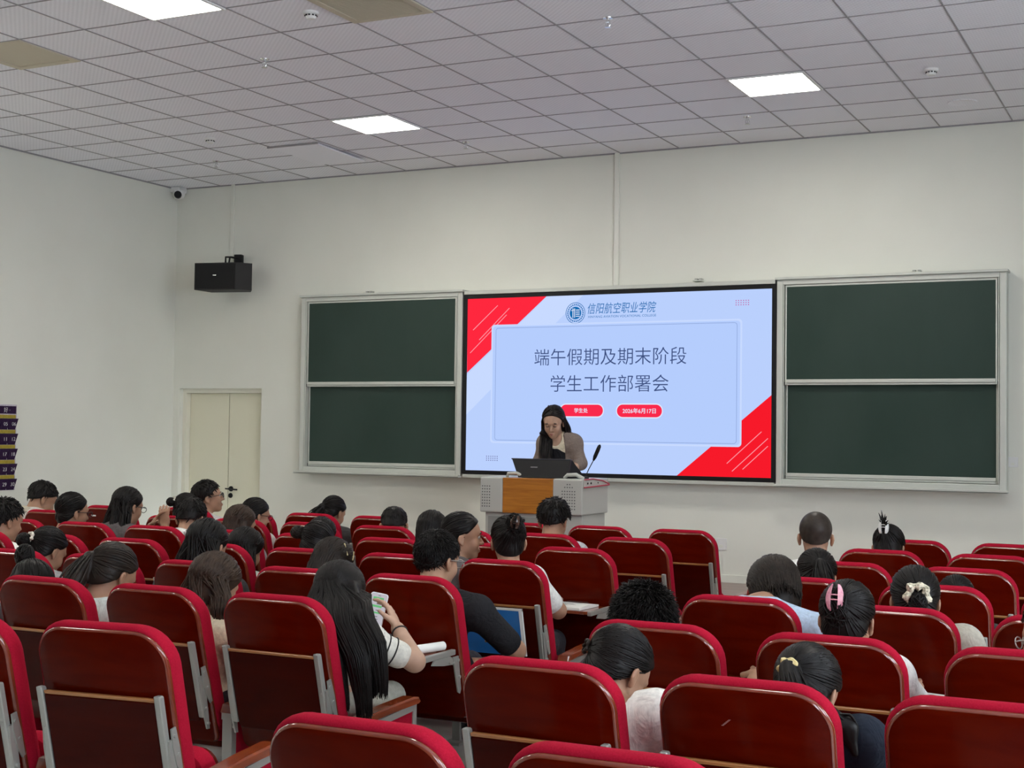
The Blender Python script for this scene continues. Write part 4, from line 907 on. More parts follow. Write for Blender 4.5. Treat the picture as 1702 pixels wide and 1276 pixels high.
def scrunchie(p, m, r=.026, t=.011, loc=None, name='scrunchie'):
    b = MB(); n = 30; k = 8; vs = []; fs = []; nr = _n(p.tie - (p.C + p.R @ (C0 * p.s))) if p.tie is not None else p.R[:, 1] * -1
    a = _n(np.cross(nr, V3(0, 0, 1))); c = np.cross(nr, a)
    for i in range(n):
        q = 2 * PI * i / n; rr_ = r * (1 + .12 * math.sin(q * 5)); tt = t * (1 + .3 * math.sin(q * 7 + 1))
        for j in range(k):
            f = 2 * PI * j / k; vs.append((a * math.cos(q) + c * math.sin(q)) * (rr_ + tt * math.cos(f)) + nr * tt * math.sin(f))
    for i in range(n):
        for j in range(k): fs.append((i * k + j, i * k + (j + 1) % k, ((i + 1) % n) * k + (j + 1) % k, ((i + 1) % n) * k + j))
    b.add(vs, fs, True); l = loc if loc is not None else p.tie + nr * .008
    return on_person(p, name, b, m, l)

# ================================================================== the cast
def seat_xy(blk, k, r, dx=0.0, dy=0.36): return (COLX[blk](k) + DXR.get((blk, r), 0) + dx, ROW0 + PITCH_Y * r + dy, 0.53)
def pp(label, top, s, rel, pitch, seat, hair, dx=None, **kw):
    az = math.degrees(math.atan2(-top[0], top[1])); cx = COLX[seat[0]](seat[1]); d = dx if dx is not None else max(-.12, min(.12, (top[0] - cx) * .6))
    if 'neck_off' not in kw and 'arms' not in kw: pass
    return person(label, top, s, az + rel, pitch, seat_xy(*seat, dx=d), hair, **kw)
WHITE = (.74, .74, .70); CREAM = (.68, .62, .48); BLACK = (.014, .014, .015); GREY = (.30, .31, .31); NAVY = (.014, .019, .030); BLUE = (.42, .53, .66); SAGE = (.40, .42, .34); BEIGE = (.42, .39, .32); PINK = (.55, .34, .30); TAUPE = (.22, .175, .15)
M_gl = mat('spectacle_frame', (.04, .012, .012), .3); M_gl2 = mat('dark_spectacle_frame', (.015, .015, .016), .3); M_glw = mat('metal_spectacle_frame', (.55, .53, .5), .3, .8)
M_scr = cloth('cream_scrunchie', (.62, .58, .48)); M_scrp = noise_color(mat('printed_scrunchie', (.6, .55, .4), .8), (.25, .24, .16), (.72, .66, .50), (1, 1, 1), 90, 3, .38, .55)
M_scry = noise_color(mat('yellow_scrunchie', (.6, .5, .2), .8), (.52, .40, .13), (.72, .62, .34), (1, 1, 1), 120, 2)
M_clipw = mat('white_claw', (.70, .70, .66), .3); M_clipp = noise_color(mat('pink_claw', (.8, .35, .42), .25), (.62, .22, .30), (.82, .42, .48), (1, 1, 1), 55, 3, .3, .6); M_gold = mat('gold_clip', (.78, .66, .35), .3, .7); M_pearl = mat('pearl', (.75, .70, .66), .2)

# ---- far rows, left block
pp('man with short hair bowed in profile in the front rows at far left', (-9.02, 9.13, 1.262), 1.18, -70, 32, ('L', 8, 6), 'short', shirt=(.62, .58, .54), collar=(.5, .45, .36))
pp('man in white T-shirt with dark collar stripe at the left edge', (-7.47, 7.20, 1.231), 1.2, -58, 14, ('L', 6, 4), 'short', shirt=(.80, .80, .76), collar=(.06, .08, .09), n_locks=220, lift=.004)
pp('woman with tied-back black hair and dark red glasses, far left', (-7.78, 8.17, 1.229), 1.17, -62, 8, ('L', 7, 5), 'tied', tie=(.0, -.85, -.45), glasses=M_gl, shirt=(.6, .5, .44))
p4 = pp('woman with long straight black hair holding up both hands near the door', (-7.23, 8.17, 1.286), 1.12, -50, 14, ('L', 6, 5), 'long', length=.42, tail=[(-.06, 0, .40), (0, 0, .42), (.05, 0, .34)], glasses=M_gl2, shirt=(.10, .09, .09), n_locks=220,
        arms=[((-7.30, 8.30, .78), (-7.20, 8.40, .975), ((.5, .2, .8), (-.8, -.4, 0))), ((-7.02, 8.26, .78), (-7.08, 8.42, .975), ((-.2, .1, 1), (.3, -.9, 0)))])
p5 = pp('woman with a white scrunchie on her low dark bun, bowed, far left', (-6.10, 6.23, 1.140), 1.08, -52, 30, ('L', 4, 3), 'tied', tie=(-.15, -.95, -.12), shirt=GREY, mat_h=M_hair)
p6 = pp('woman bowed deeply with a dark top bun at the far left', (-5.25, 5.26, 1.065), 1.12, -45, 55, ('L', 3, 2), 'tied', tie=(-.5, -.55, .75), shirt=(.10, .10, .10), glasses=M_gl)
p7 = pp('woman with brown low ponytail and pale green top, left block', (-4.73, 5.26, 1.171), 1.17, -48, 32, ('L', 2, 2), 'tied', mat_h=M_hair_db, tie=(-.35, -.9, -.15), shirt=(.62, .68, .64), n_locks=220,
        tail=[(-4.80, 5.08, 1.0), (-4.83, 5.02, .90), (-4.84, 5.0, .80)])
p8 = pp('woman with wavy brown hair and cream lace top, left block', (-4.12, 5.26, 1.157), 1.15, -42, 22, ('L', 1, 2), 'wavy', mat_h=M_hair_br, length=.24, tail=[(-.07, 0, .20), (0, 0, .22), (.07, 0, .20)], shirt=(.66, .60, .44), n_locks=320, volume=.008)
p9 = pp('woman with black hair and a small pearl clip, left block', (-4.94, 6.23, 1.233), 1.2, -32, 18, ('L', 2, 3), 'long', length=.34, tail=[(-.06, 0, .36), (0, 0, .34), (.05, 0, .28)], shirt=(.05, .05, .05), n_locks=220)
pp('woman with straight dark brown hair seated behind the wavy-haired woman', (-6.19, 8.17, 1.187), 1.1, -48, 14, ('L', 4, 5), 'bob', mat_h=M_hair_br, length=.14, shirt=GREY)
pp('woman with loose wavy black hair and grey-green sleeve, left block', (-5.41, 7.20, 1.115), 1.08, -36, 18, ('L', 3, 4), 'wavy', length=.32, tail=[(-.06, 0, .30), (0, 0, .32), (.06, 0, .34)], shirt=(.36, .40, .36), volume=.01, n_locks=220)
p12 = pp('person with short black hair and white collar in front of the door', (-6.63, 8.17, 1.228), 1.16, -24, 30, ('L', 5, 5), 'short', shirt=WHITE, collar=WHITE, n_locks=220)
p13 = pp('man with glasses and cropped hair looking right beside the door', (-8.04, 10.10, 1.268), 1.2, -84, -8, ('L', 7, 7), 'short', glasses=M_gl2, shirt=(.5, .5, .5), n_locks=160, h=.0065)
p14 = pp('person with dark ponytail and pale hair tie, mostly hidden below the door', (-7.46, 9.13, 1.200), 1.08, -40, 20, ('L', 6, 6), 'tied', tie=(-.4, -.9, .15), shirt=GREY)
pp('woman with short black hair and thin glasses beside the door', (-6.77, 9.13, 1.186), 1.06, -62, 12, ('L', 5, 6), 'tied', tie=(0, -.8, -.5), glasses=M_gl2, shirt=(.5, .48, .45))
p16 = pp('woman with low ponytail alone in the front row below the left blackboard', (-6.67, 10.10, 1.171), 1.08, -42, 26, ('L', 5, 7), 'tied', tie=(-.3, -.9, -.3), shirt=(.05, .05, .05), tail=[(-6.76, 9.90, .99), (-6.80, 9.86, .90)])
pp('balding man with a bare crown patch, below the left blackboard', (-5.49, 9.13, 1.163), 1.2, -3, 36, ('L', 3, 6), 'bald', shirt=(.25, .25, .26))
pp('woman with black hair and white collar in the middle of the left block', (-5.49, 8.17, 1.128), 1.02, -30, 22, ('L', 3, 5), 'bob', length=.12, shirt=WHITE, collar=WHITE)
p19 = pp('woman with black hair in a loose side bun, left block', (-4.87, 7.20, 1.170), 1.08, -30, 28, ('L', 2, 4), 'tied', tie=(-.85, -.55, .12), shirt=(.05, .05, .06), n_locks=200)
p20 = pp('woman with dark hair and a gold bar hair clip, left block', (-4.11, 6.23, 1.164), 1.1, -42, 28, ('L', 1, 3), 'bob', mat_h=M_hair_db, length=.16, shirt=(.06, .06, .06), n_locks=260)
p22 = pp('woman in right profile with smooth black hair, beside the aisle', (-3.88, 7.20, 1.262), 1.08, -84, 4, ('L', 1, 4), 'tied', tie=(0, -.9, -.35), shirt=(.12, .11, .11), h=.006, n_locks=240)
pp('person with dark hair half hidden behind the woman in right profile', (-4.62, 8.17, 1.205), 1.08, -20, 10, ('L', 2, 5), 'bob', length=.13, shirt=(.6, .52, .44))
p24 = pp('woman with hair clawed up in a messy twist, white short sleeve by the aisle', (-3.57, 7.20, 1.255), 1.14, 6, 8, ('L', 0, 4), 'tied', tie=(.18, -.92, .34), shirt=(.68, .68, .64), sleeve=.75, n_locks=200,
         arms=[None, ((-3.30, 7.30, .72), (-3.42, 7.52, .74))], shoulders=[None, (-3.40, 7.16, .90)])
pp('man with thick black hair in front of the podium', (-4.17, 9.13, 1.269), 1.18, -18, 20, ('L', 1, 6), 'short', shirt=(.5, .5, .52), n_locks=220, lift=.004, volume=.006)
# ---- right block
pp('man with cropped hair and white shirt, tallest head in the right block', (-2.05, 8.17, 1.286), 1.17, 0, 2, ('R', 0, 5), 'buzz', dx=-.12, shirt=(.80, .80, .76), skin=M_skin, collar=WHITE)
p27 = pp('woman with plain black ponytail in front of the cropped-hair man', (-1.80, 7.20, 1.152), 1.14, -8, 28, ('R', 0, 4), 'tied', tie=(.25, -.9, -.15), shirt=(.05, .05, .05), n_locks=200, tail=[(-1.70, 7.0, .93), (-1.66, 6.98, .85)])
p28 = pp('person with messy black hair and pale blue shirt, right block', (-1.80, 6.40, 1.175), 1.18, 12, 36, ('R', 0, 3), 'bob', length=.075, mat_h=M_hair_db, shirt=BLUE, n_locks=520, volume=.012, shoulder=.22, jit=.004, neck_off=(-.06, -.10, .085),
         arms=[None, ((-1.45, 6.32, .66), (-1.60, 6.55, .74))], shoulders=[None, (-1.53, 6.16, .86)])
p29 = pp('woman with white claw clip at the top of her updo, front right', (-1.82, 9.13, 1.172), 1.12, -10, 30, ('R', 0, 6), 'tied', tie=(-.12, -.93, .30), shirt=(.45, .48, .33), collar=(.45, .48, .33), n_locks=200)
p30 = pp('woman with printed cream scrunchie and beige sleeve, right block', (-1.13, 6.23, 1.176), 1.16, 0, 14, ('R', 1, 3), 'tied', tie=(.12, -.95, -.32), shirt=BEIGE, n_locks=260,
         arms=[None, ((-.78, 6.36, .64), (-.98, 6.6, .74))], shoulders=[None, (-.92, 6.16, .86)], sleeve=1.0)
pp('person whose black hair just shows above a seat at the right', (-1.11, 7.20, 1.055), 1.02, 0, 42, ('R', 1, 4), 'tied', tie=(0, -.9, -.3), shirt=(.05, .05, .05))
p32 = pp('woman with pink claw clip in her twisted black hair', (-1.20, 5.26, 1.194), 1.13, -12, 14, ('R', 1, 2), 'tied', tie=(-.05, -.98, .10), shirt=(.72, .70, .66), n_locks=300,
         arms=[None, ((-.92, 5.40, .66), (-1.02, 5.62, .74))], shoulders=[None, (-1.02, 5.18, .86)])
p33 = pp('man with spiky black hair writing in the right block', (-2.005, 5.26, 1.135), 1.18, 0, 34, ('R', 0, 2), 'spiky', dx=-.06, shirt=(.05, .05, .06), n_locks=1500, lock_r=.0022, volume=.010,
         arms=[None, ((-1.62, 5.40, .68), (-1.66, 5.66, .735))])
p36 = pp('person with glasses cut off by the right edge of the view', (-.47, 5.26, 1.185), 1.1, 70, 15, ('R', 2, 2), 'short', glasses=M_glw, shirt=(.3, .3, .3))
# ---- near, in detail
p34 = pp('girl bowed over her desk with pulled-back hair and white puffed-sleeve blouse', (-1.715, 4.30, 1.103), 1.12, -42, 42, ('R', 0, 1), 'tied', h=.006, tie=(-.55, -.8, -.25), shirt=(.76, .74, .68), n_locks=420, body_yaw=-6,
         neck_off=(.055, -.03, -.015), shoulders=[None, (-1.545, 4.17, .845)], arms=[None, ((-1.50, 4.28, .64), (-1.66, 4.55, .72))])
p35 = pp('girl with low ponytail in a pale yellow scrunchie and dark navy shirt', (-1.10, 4.30, 1.091), 1.12, -22, 34, ('R', 1, 1), 'tied', h=.006, tie=(-.10, -.95, -.22), shirt=NAVY, n_locks=420, body_yaw=-4,
         tail=[(-1.06, 4.06, .90), (-.985, 4.075, .905), (-.93, 4.08, .885), (-.905, 4.07, .82)], shoulders=[None, (-.905, 4.16, .83)], arms=[None, ((-.84, 4.24, .60), (-1.0, 4.52, .70))], neck_off=(.05, 0, 0))
p21 = pp('man in black polo shirt and glasses leaning right into the aisle', (-3.47, 6.19, 1.231), 1.16, -42, 12, ('L', 0, 3), 'short', h=.0065, lock_r=.0024, jit=.0012, volume=-.004, glasses=M_glw, shirt=(.016, .016, .018), collar=(.016, .016, .018), n_locks=1500, bulk=1.15, body_yaw=-10,
         neck_off=(.045, -.02, 0), shoulders=[None, (-3.20, 6.12, .845)], arms=[((-3.62, 6.20, .66), (-3.56, 6.44, .72)), ((-3.075, 6.30, .645), (-3.27, 6.52, .66))], sleeve=.78, skin=M_skin)
p11 = pp('woman with very long black hair holding a phone by the aisle', (-3.41, 5.22, 1.155), 1.14, -28, 24, ('L', 0, 2), 'long', dx=-.06, h=.006, length=.6, shirt=(.70, .68, .60), trousers=(.42, .42, .35), n_locks=1700, volume=.004, body_yaw=-4, skin=M_skin_pale, sleeve=.66, bulk=.78,
         cr_=.046, lock_r=.003, curt=[[(-3.43, 5.13, 1.06), (-3.38, 5.03, .93), (-3.30, 4.99, .80), (-3.24, 4.99, .60)], [(-3.36, 5.12, 1.06), (-3.28, 5.025, .93), (-3.17, 4.995, .78), (-3.135, 5.0, .58)], [(-3.31, 5.16, 1.05), (-3.22, 5.07, .94), (-3.125, 5.045, .84), (-3.085, 5.04, .66)], [(-3.325, 5.21, 1.05), (-3.285, 5.15, .97), (-3.20, 5.075, .88), (-3.12, 5.045, .74)]],
         neck_off=(.03, .06, 0), shoulders=[None, (-3.205, 5.12, .83)],
         arms=[((-3.62, 5.30, .66), (-3.45, 5.50, .70)), ((-3.055, 5.27, .735), (-3.225, 5.41, .845), ((-.50, .22, .70), (.62, .25, .45)))], curl=.75)

# ---- accessories
def bun(p, c, r, m=None, name='bun'): 
    V, F = nets([ell(c, V3(*r) if hasattr(r, '__len__') else V3(r, r, r), None, .02)], .005); rng = np.random.RandomState(5); paths = []; rads = []
    R3 = V3(*r) if hasattr(r, '__len__') else V3(r, r, r)
    for _ in range(70):
        ax = _n(rng.normal(0, 1, 3)); a = _n(np.cross(ax, rng.normal(0, 1, 3))); b = np.cross(ax, a); q = np.linspace(0, 3.2, 8); paths.append(c + (np.cos(q)[:, None] * a + np.sin(q)[:, None] * b) * (R3 + .002 + .004 * rng.rand())); rads.append(np.array([.0005, .003, .0036, .0036, .0036, .0036, .003, .0005]))
    V2, F2 = tubes(paths, rads); return mesh_np(name, np.concatenate([V, V2]), np.concatenate([F, F2 + len(V)]), m or M_hair, p.root)
dn = V3(0, 0, 1)
bun(p5, p5.tie + V3(-.030, -.03, -.015), .036); scrunchie(p5, M_scr, .022, .010)
bun(p6, p6.tie + V3(-.02, -.02, .03), (.045, .04, .055))
scrunchie(p7, M_hair, .02, .006, name='hair_tie'); scrunchie(p16, M_blackm, .018, .005, name='hair_tie')
b = MB(); b.lathe([(0, -.008), (.006, -.006), (.008, 0), (.006, .006), (0, .008)], n=12); on_person(p9, 'pearl_clip', b, M_pearl, p9.P(*cranium_point(V3(-.9, -.5, .25), .020)))
b = MB(); b.lathe([(0, -.009), (.008, -.006), (.010, 0), (.008, .006), (0, .009)], n=12); on_person(p9, 'pearl_clip', b, M_pearl, p9.P(*cranium_point(V3(-.75, -.75, .08), .020)))
bun(p14, p14.tie + V3(-.02, -.02, -.02), .03); scrunchie(p14, M_scr, .018, .008)
bun(p19, p19.tie + V3(-.015, -.02, 0), (.038, .034, .034), M_hair_db)
def bar_clip(p, a, c2, m, r=.004): b = MB(); b.tube([V3(*a) - V3(*a), V3(*c2) - V3(*a)], r, 8); return on_person(p, 'hair_clip', b, m, a)
hd = lambda p, d, t=.016: p.P(*cranium_point(V3(*d), t))
bar_clip(p20, hd(p20, (.75, -.40, .70)), hd(p20, (1, -.15, .12)), M_gold); bar_clip(p20, hd(p20, (.8, .45, .6)), hd(p20, (1, .4, .1)), M_gold)
def claw(p, m, c, up, nrm, L=.075, gap=.016, w=.011, vert=True):
    """two curved toothed halves either side of the twist"""
    up = _n(up); nrm = _n(nrm - up * (nrm @ up)); sd = np.cross(up, nrm); b = MB()
    for g in (-1, 1):
        vs = []; fs = []; n = 12
        for i in range(n):
            t = i / (n - 1); hh = (t - .5) * L; ww = w * math.sin(PI * min(1, .16 + t * .84)) ** .7; bow = .012 * math.sin(PI * t)
            for a, dz in ((gap * .5, .010), (gap * .5 + ww, .004), (gap * .5 + ww + .003, -.012), (gap * .5 - .002, -.004)):
                vs.append(up * hh + sd * g * (a + bow * .3) + nrm * (bow + dz))
        for i in range(n - 1):
            for j in range(4): fs.append((i * 4 + j, i * 4 + (j + 1) % 4, (i + 1) * 4 + (j + 1) % 4, (i + 1) * 4 + j))
        fs += [(0, 1, 2, 3), tuple((n - 1) * 4 + j for j in (3, 2, 1, 0))]; b.add(vs, fs, True)
    for t in (-.08, .10): b.tube([sd * -gap * .6 + up * L * t + nrm * .012, nrm * .018 + up * L * t, sd * gap * .6 + up * L * t + nrm * .012], .0028, 6)
    return on_person(p, 'claw_clip', b, m, c)
bk = lambda p: -p.R[:, 1]
claw(p29, M_clipw, p29.tie + V3(0, -.016, .008), V3(0, .3, 1), V3(0, -1, .3), .088, .022, .016)
tf = []; rg = np.random.RandomState(2)
for _ in range(26): o_ = rg.normal(0, .010, 3); tf.append(np.array([p29.tie + V3(0, -.004, .0) + o_ * .8, p29.tie + V3(0, .0, .040) + o_ * 1.4, p29.tie + V3(0, .004, .055) + o_ * 2.4]))
V_, F_ = tubes(tf, [np.array([.006, .006, .001])] * 26); mesh_np('hair_tuft', V_, F_, M_hair, p29.root)
claw(p32, M_clipp, p32.P(-.018, -.122, .055), p32.R[:, 2] * 1 + bk(p32) * .1, bk(p32), .098, .022, .016)
# twisted updo and loose tufts
bun(p24, p24.tie + V3(.0, -.004, .0), (.050, .030, .062)); tf = []
for _ in range(60): o_ = rg.normal(0, 1, 3); o_ = _n(o_); tf.append(np.array([p24.tie + o_ * .03, p24.tie + o_ * V3(.055, .035, .062), p24.tie + o_ * V3(.068, .045, .07) + V3(rg.normal(0, .008), 0, -.004)]))
V_, F_ = tubes(tf, [np.array([.003, .003, .0006])] * 60); mesh_np('hair_tuft', V_, F_, M_hair, p24.root)
claw(p24, mat('tortoise_claw', (.06, .035, .025), .2), p24.tie + V3(.025, -.045, .02), V3(.2, -.1, 1), V3(.1, -1, .1), .07, .02, .010)
bun(p32, p32.P(-.012, -.100, .020), (.045, .028, .075))
scrunchie(p30, M_scrp, .040, .017, p30.tie + V3(-.005, -.006, .006)); bun(p30, p30.tie + V3(.0, -.018, -.022), (.034, .026, .036))
scrunchie(p35, M_scry, .024, .010); scrunchie(p27, M_blackm, .02, .006, name='hair_tie')
b = MB(); b.tube([(0, 0, 0), (.004, .004, -.018), (.010, .012, -.030), (.012, .02, -.022)], [.005, .006, .005, .003], 8); on_person(p35, 'earbud', b, M_white, p35.P(.088, .004, -.045))
b = MB(); b.tube([V3(.015 * math.cos(q), 0, .015 * math.sin(q)) for q in np.linspace(0, 2 * PI, 14)], .0018, 6); on_person(p36, 'ear_ring', b, M_glw, p36.P(.09, 0, -.055))
b = MB(); b.tube([V3(0, 0, 0), V3(.022, .02, -.03), V3(.02, .03, -.07), V3(.002, .03, -.10)], .0011, 6); on_person(p34, 'earphone_cable', b, M_white, p34.P(.070, .062, -.045))
scrunchie(p34, M_hair_db, .020, .006, name='hair_tie')
# striped sleeve bands and wrist band of the woman with the phone
def band(p, a, c2, r, name, m, t=.003): 
    d = _n(V3(*c2) - V3(*a)); u_ = _n(np.cross(d, V3(.2, .3, 1))); v_ = np.cross(d, u_); b = MB(); b.tube([(u_ * math.cos(q) + v_ * math.sin(q)) * r for q in np.linspace(0, 2 * PI, 22)], t, 6); return on_person(p, name, b, m, a)
for f, r_ in ((.20, .0725), (.36, .0645), (.52, .0618)): q = p11.SJ[1] * (1 - f) + p11.EL[1] * f; band(p11, q, p11.EL[1], r_, 'sleeve_stripe', M_blackm, .0032)
q = p11.EL[1] * .12 + p11.WR[1] * .88; band(p11, q, p11.WR[1], .034, 'wrist_band', M_blackm, .004)
def face_details(p, eyes=True, brow=M_hair, lips=M_lip):
    for g in (-1, 1):
        b = MB(); b.lathe([(0.0005, -.012), (.0085, -.0085), (.012, 0), (.0085, .0085), (.0005, .012)], n=16, axis='y'); e = on_person(p, 'eye' if eyes else 'eyelid', b, M_eye if eyes else M_skin_pale, p.P(g * .031, .083, .003), p.R)
        if eyes: b = MB(); b.lathe([(0.0005, 0.0005), (.0055, 0), (.0055, -.002)], n=14, axis='y'); on_person(p, 'iris', b, M_iris, p.P(g * .031, .0955, .002), p.R)
        b = MB(); b.tube([(-.015, 0, 0), (0, .004, -.002 if not eyes else .004), (.015, -.003, 0)], (.0016 if eyes else .0028), 6); on_person(p, 'eyelash', b, M_blackm, p.P(g * .031, .093, .000 if not eyes else .006), p.R)
        b = MB(); b.tube([(-.017, 0, 0), (0, .005, .004), (.017, -.004, 0)], [.0030, .0042, .002], 6); on_person(p, 'eyebrow', b, brow, p.P(g * .033, .092, .024), p.R)
    b = MB(); b.tube([(-.020, -.006, 0), (-.008, .002, .002), (0, .003, .001), (.008, .002, .002), (.020, -.006, 0)], [.001, .004, .004, .004, .001], 8); b.tube([(-.017, -.006, -.006), (0, .003, -.008), (.017, -.006, -.006)], [.001, .005, .001], 8); on_person(p, 'lips', b, lips, p.P(0, .097, -.066), p.R)
face_details(p22); face_details(p13)

# ---- the speaker at the podium
M_hair_w = hairmat('soft_black_hair', (.008, .007, .007), (.020, .016, .015))
sp_ = person('woman with long dark hair reading at the podium before the lit screen', (-5.166, 11.28, 1.975), 1.10, 27 + 180 - 16, 26, (-5.14, 11.46, 1.20), 'long', mat_h=M_hair_w, shirt=(.66, .60, .46), sleeve=.3, trousers=(.012, .012, .013), skin=M_skin_pale,
             body_yaw=27 + 180 - 14, h=.005, seat=False, length=.3, n_locks=320, hairline='parted', group=None, shoulder=.14, bulk=.82, cr_=.022, tail=[(-.06, 0, .16), (-.03, 0, .20), (.0, 0, .20)], neckline=(-.02, .075, .062, .075, .075), shoulders=[(-5.035, 11.42, 1.635), (-5.285, 11.40, 1.635)],
             arms=[((-4.965, 11.43, 1.46), (-4.975, 11.20, 1.40), ((-.2, -.9, -.1), (0, 0, 1))), ((-5.36, 11.40, 1.46), (-5.30, 11.18, 1.40), ((.2, -.9, -.1), (0, 0, 1)))])
face_details(sp_, False, M_hair_w)
def over(p, e, inner_r, name, m, sleeve, cut, h=.006):
    pr = [ell(p.H, V3(.165 * .82 + e, .125 * .82 + e, .11 + e), rotm(0), .05), cap(p.H + p.sp * .03, p.M, .092 + e, .086 + e, .05, p.lat, 1.28), cap(p.M, p.S, .086 + e, .075 + e, .05, p.lat, 1.5)]
    if sleeve: 
        pr += [cap(p.SJ[0], p.SJ[1], .056 * p.s + .021, .056 * p.s + .021, .05)] + [cap(p.N - p.sp * .02, q, .045 * p.s + .020, .050 * p.s + .020, .05) for q in p.SJ]
        for i in (0, 1): pr += [cap(p.SJ[i], p.EL[i], .050 * p.s + .018, .042 * p.s + .012, .03), cap(p.EL[i], p.EL[i] * .7 + p.WR[i] * .3, .042 * p.s + .012, .038 * p.s + .012, .02)]
    pr += [half(p.H - V3(0, 0, .30 if not sleeve else .15), (0, 0, 1))] + cut
    if not sleeve: pr += [half(p.S + p.sp * .045, -p.sp)]
    return sdf(name, pr, h, m, p.root)
fwd = sp_.fw
over(sp_, .019, 0, 'dress', cloth('black_dress', (.013, .013, .016)), False, [ell(sp_.S + sp_.sp * .055 + fwd * .085, V3(.075, .12, .075), rotm(math.atan2(-fwd[0], fwd[1])), .008, 'sub')])
over(sp_, .027, 0, 'cardigan', cloth('taupe_cardigan', TAUPE), True, [ell(sp_.S * .6 + sp_.H * .4 + fwd * .15, V3(.075, .14, .36), rotm(math.atan2(-fwd[0], fwd[1])), .01, 'sub'), ell(sp_.N + sp_.sp * .04 + fwd * .03, V3(.085, .10, .09), None, .01, 'sub')])
# long locks falling in front of her right shoulder and behind the left
Pw = sp_.P; paths = []; rads = []; rg = np.random.RandomState(4)
for i in range(110):
    f = rg.rand(); sd = .050 + .040 * rg.rand()
    pts = [Pw(.012 + .03 * f, .045 - .10 * f, .128 - .008 * f), Pw(.062, .050 - .11 * f, .09), Pw(.088, .045 - .11 * f, .02), Pw(.094 - .01 * rg.rand(), .055 - .10 * f, -.06)]
    z = pts[-1]; x1 = sp_.SJ[1] * .66 + sp_.N * .34 + fwd * (.075 + .03 * rg.rand()) + sp_.lat * rg.normal(.005, .022) + V3(0, 0, .03); x2 = x1 + V3(0, 0, -.13) + fwd * .03 + sp_.lat * rg.normal(.004, .010); x3 = x2 + V3(0, 0, -.06 - .14 * rg.rand())
    pts += [z * .55 + x1 * .45 + fwd * .02 + sp_.lat * .012, x1, x2, x3]; P_ = np.array(pts); k = np.linspace(0, len(pts) - 1, 22); i0 = np.minimum(k.astype(int), len(pts) - 2); t = (k - i0)[:, None]; t = t * t * (3 - 2 * t) * .5 + t * .5; paths.append(P_[i0] * (1 - t) + P_[i0 + 1] * t); rads.append(np.concatenate([np.linspace(.002, .0046, 5), np.full(12, .0046), np.linspace(.0046, .001, 5)]))
for i in range(110):
    f = rg.rand(); pts = [Pw(.008 - .02 * f, .040 - .10 * f, .130 - .008 * f), Pw(-.056, .040 - .10 * f, .092), Pw(-.086, .020 - .08 * f, .03), Pw(-.090, -.0 - .07 * f, -.05), Pw(-.088, -.03 - .05 * f, -.13)]
    x1 = sp_.SJ[0] * .55 + sp_.N * .45 - fwd * (.01 + .05 * rg.rand()) + sp_.lat * rg.normal(0, .02) + V3(0, 0, .065); x2 = x1 - fwd * .06 - V3(0, 0, .10); pts += [pts[-1] * .4 + x1 * .6, x1, x2]; P_ = np.array(pts); k = np.linspace(0, len(pts) - 1, 20); i0 = np.minimum(k.astype(int), len(pts) - 2); t = (k - i0)[:, None]; paths.append(P_[i0] * (1 - t) + P_[i0 + 1] * t); rads.append(np.concatenate([np.linspace(.002, .0046, 5), np.full(10, .0046), np.linspace(.0046, .001, 5)]))
V_, F_ = tubes(paths, rads); mesh_np('front_locks', V_, F_, M_hair_w, sp_.root)

# ================================================================== things on the tablets and in hands
def sheet_stack(t, pts_top, th, m, name):
    """a slab following a row of cross-section points (y,z) across a width"""
    pass
# phone held by the long-haired woman
ph = thing('smartphone', 'white smartphone showing green chat bubbles, held by the long-haired woman', 'phone', (-3.365, 5.455, .915))
def emi(n, c): return emitter(n, c, .85)
S1, S2, S3 = emi('phone_screen', lin(200, 196, 205)), emi('chat_green', lin(112, 196, 130)), emi('chat_grey', lin(120, 120, 125))
c_ = MB(); c_.slab(rrect(-.040, .040, -.083, .083, .012, .012, 6), [(0.0, .002), (.002, 0), (.007, 0), (.009, .002)], lambda a, b, d: (a, d, b), False); pb = c_.build('case', M_white, ph)
MB().add([(x, -.0006, z) for x, z in rrect(-.0365, .0365, -.079, .079, .009, .009, 5)(0)], [tuple(range(20))]).build('screen', S1, ph)
for z0, z1, x0, x1, m in ((.045, .061, -.026, .022, S2), (.026, .030, -.006, .026, S3), (.012, .022, -.030, .020, S2), (-.004, .0, -.004, .026, S3), (-.018, -.010, -.012, .02, S2), (-.034, -.030, -.028, .01, S3), (-.046, -.042, -.028, .014, S3), (.067, .070, -.006, .006, S3)):
    MB().add([(x0, -.0012, z0), (x1, -.0012, z0), (x1, -.0012, z1), (x0, -.0012, z1)], [(0, 1, 2, 3)]).build('chat_bubble' if m is S2 else 'text_line', m, ph)
ph.rotation_euler = (math.radians(-28), math.radians(12), math.radians(30))
def paper_lines(parent, x0, x1, y0, y1, z, n, m=M_ink):
    b = MB()
    for k in range(n):
        y = y0 + (y1 - y0) * (k + .5) / n; b.box(x0, x0 + (x1 - x0) * (.55 + .45 * ((k * 37) % 10) / 10), y - .0012, y + .0012, z, z + .0004)
    b.build('handwriting', m, parent)
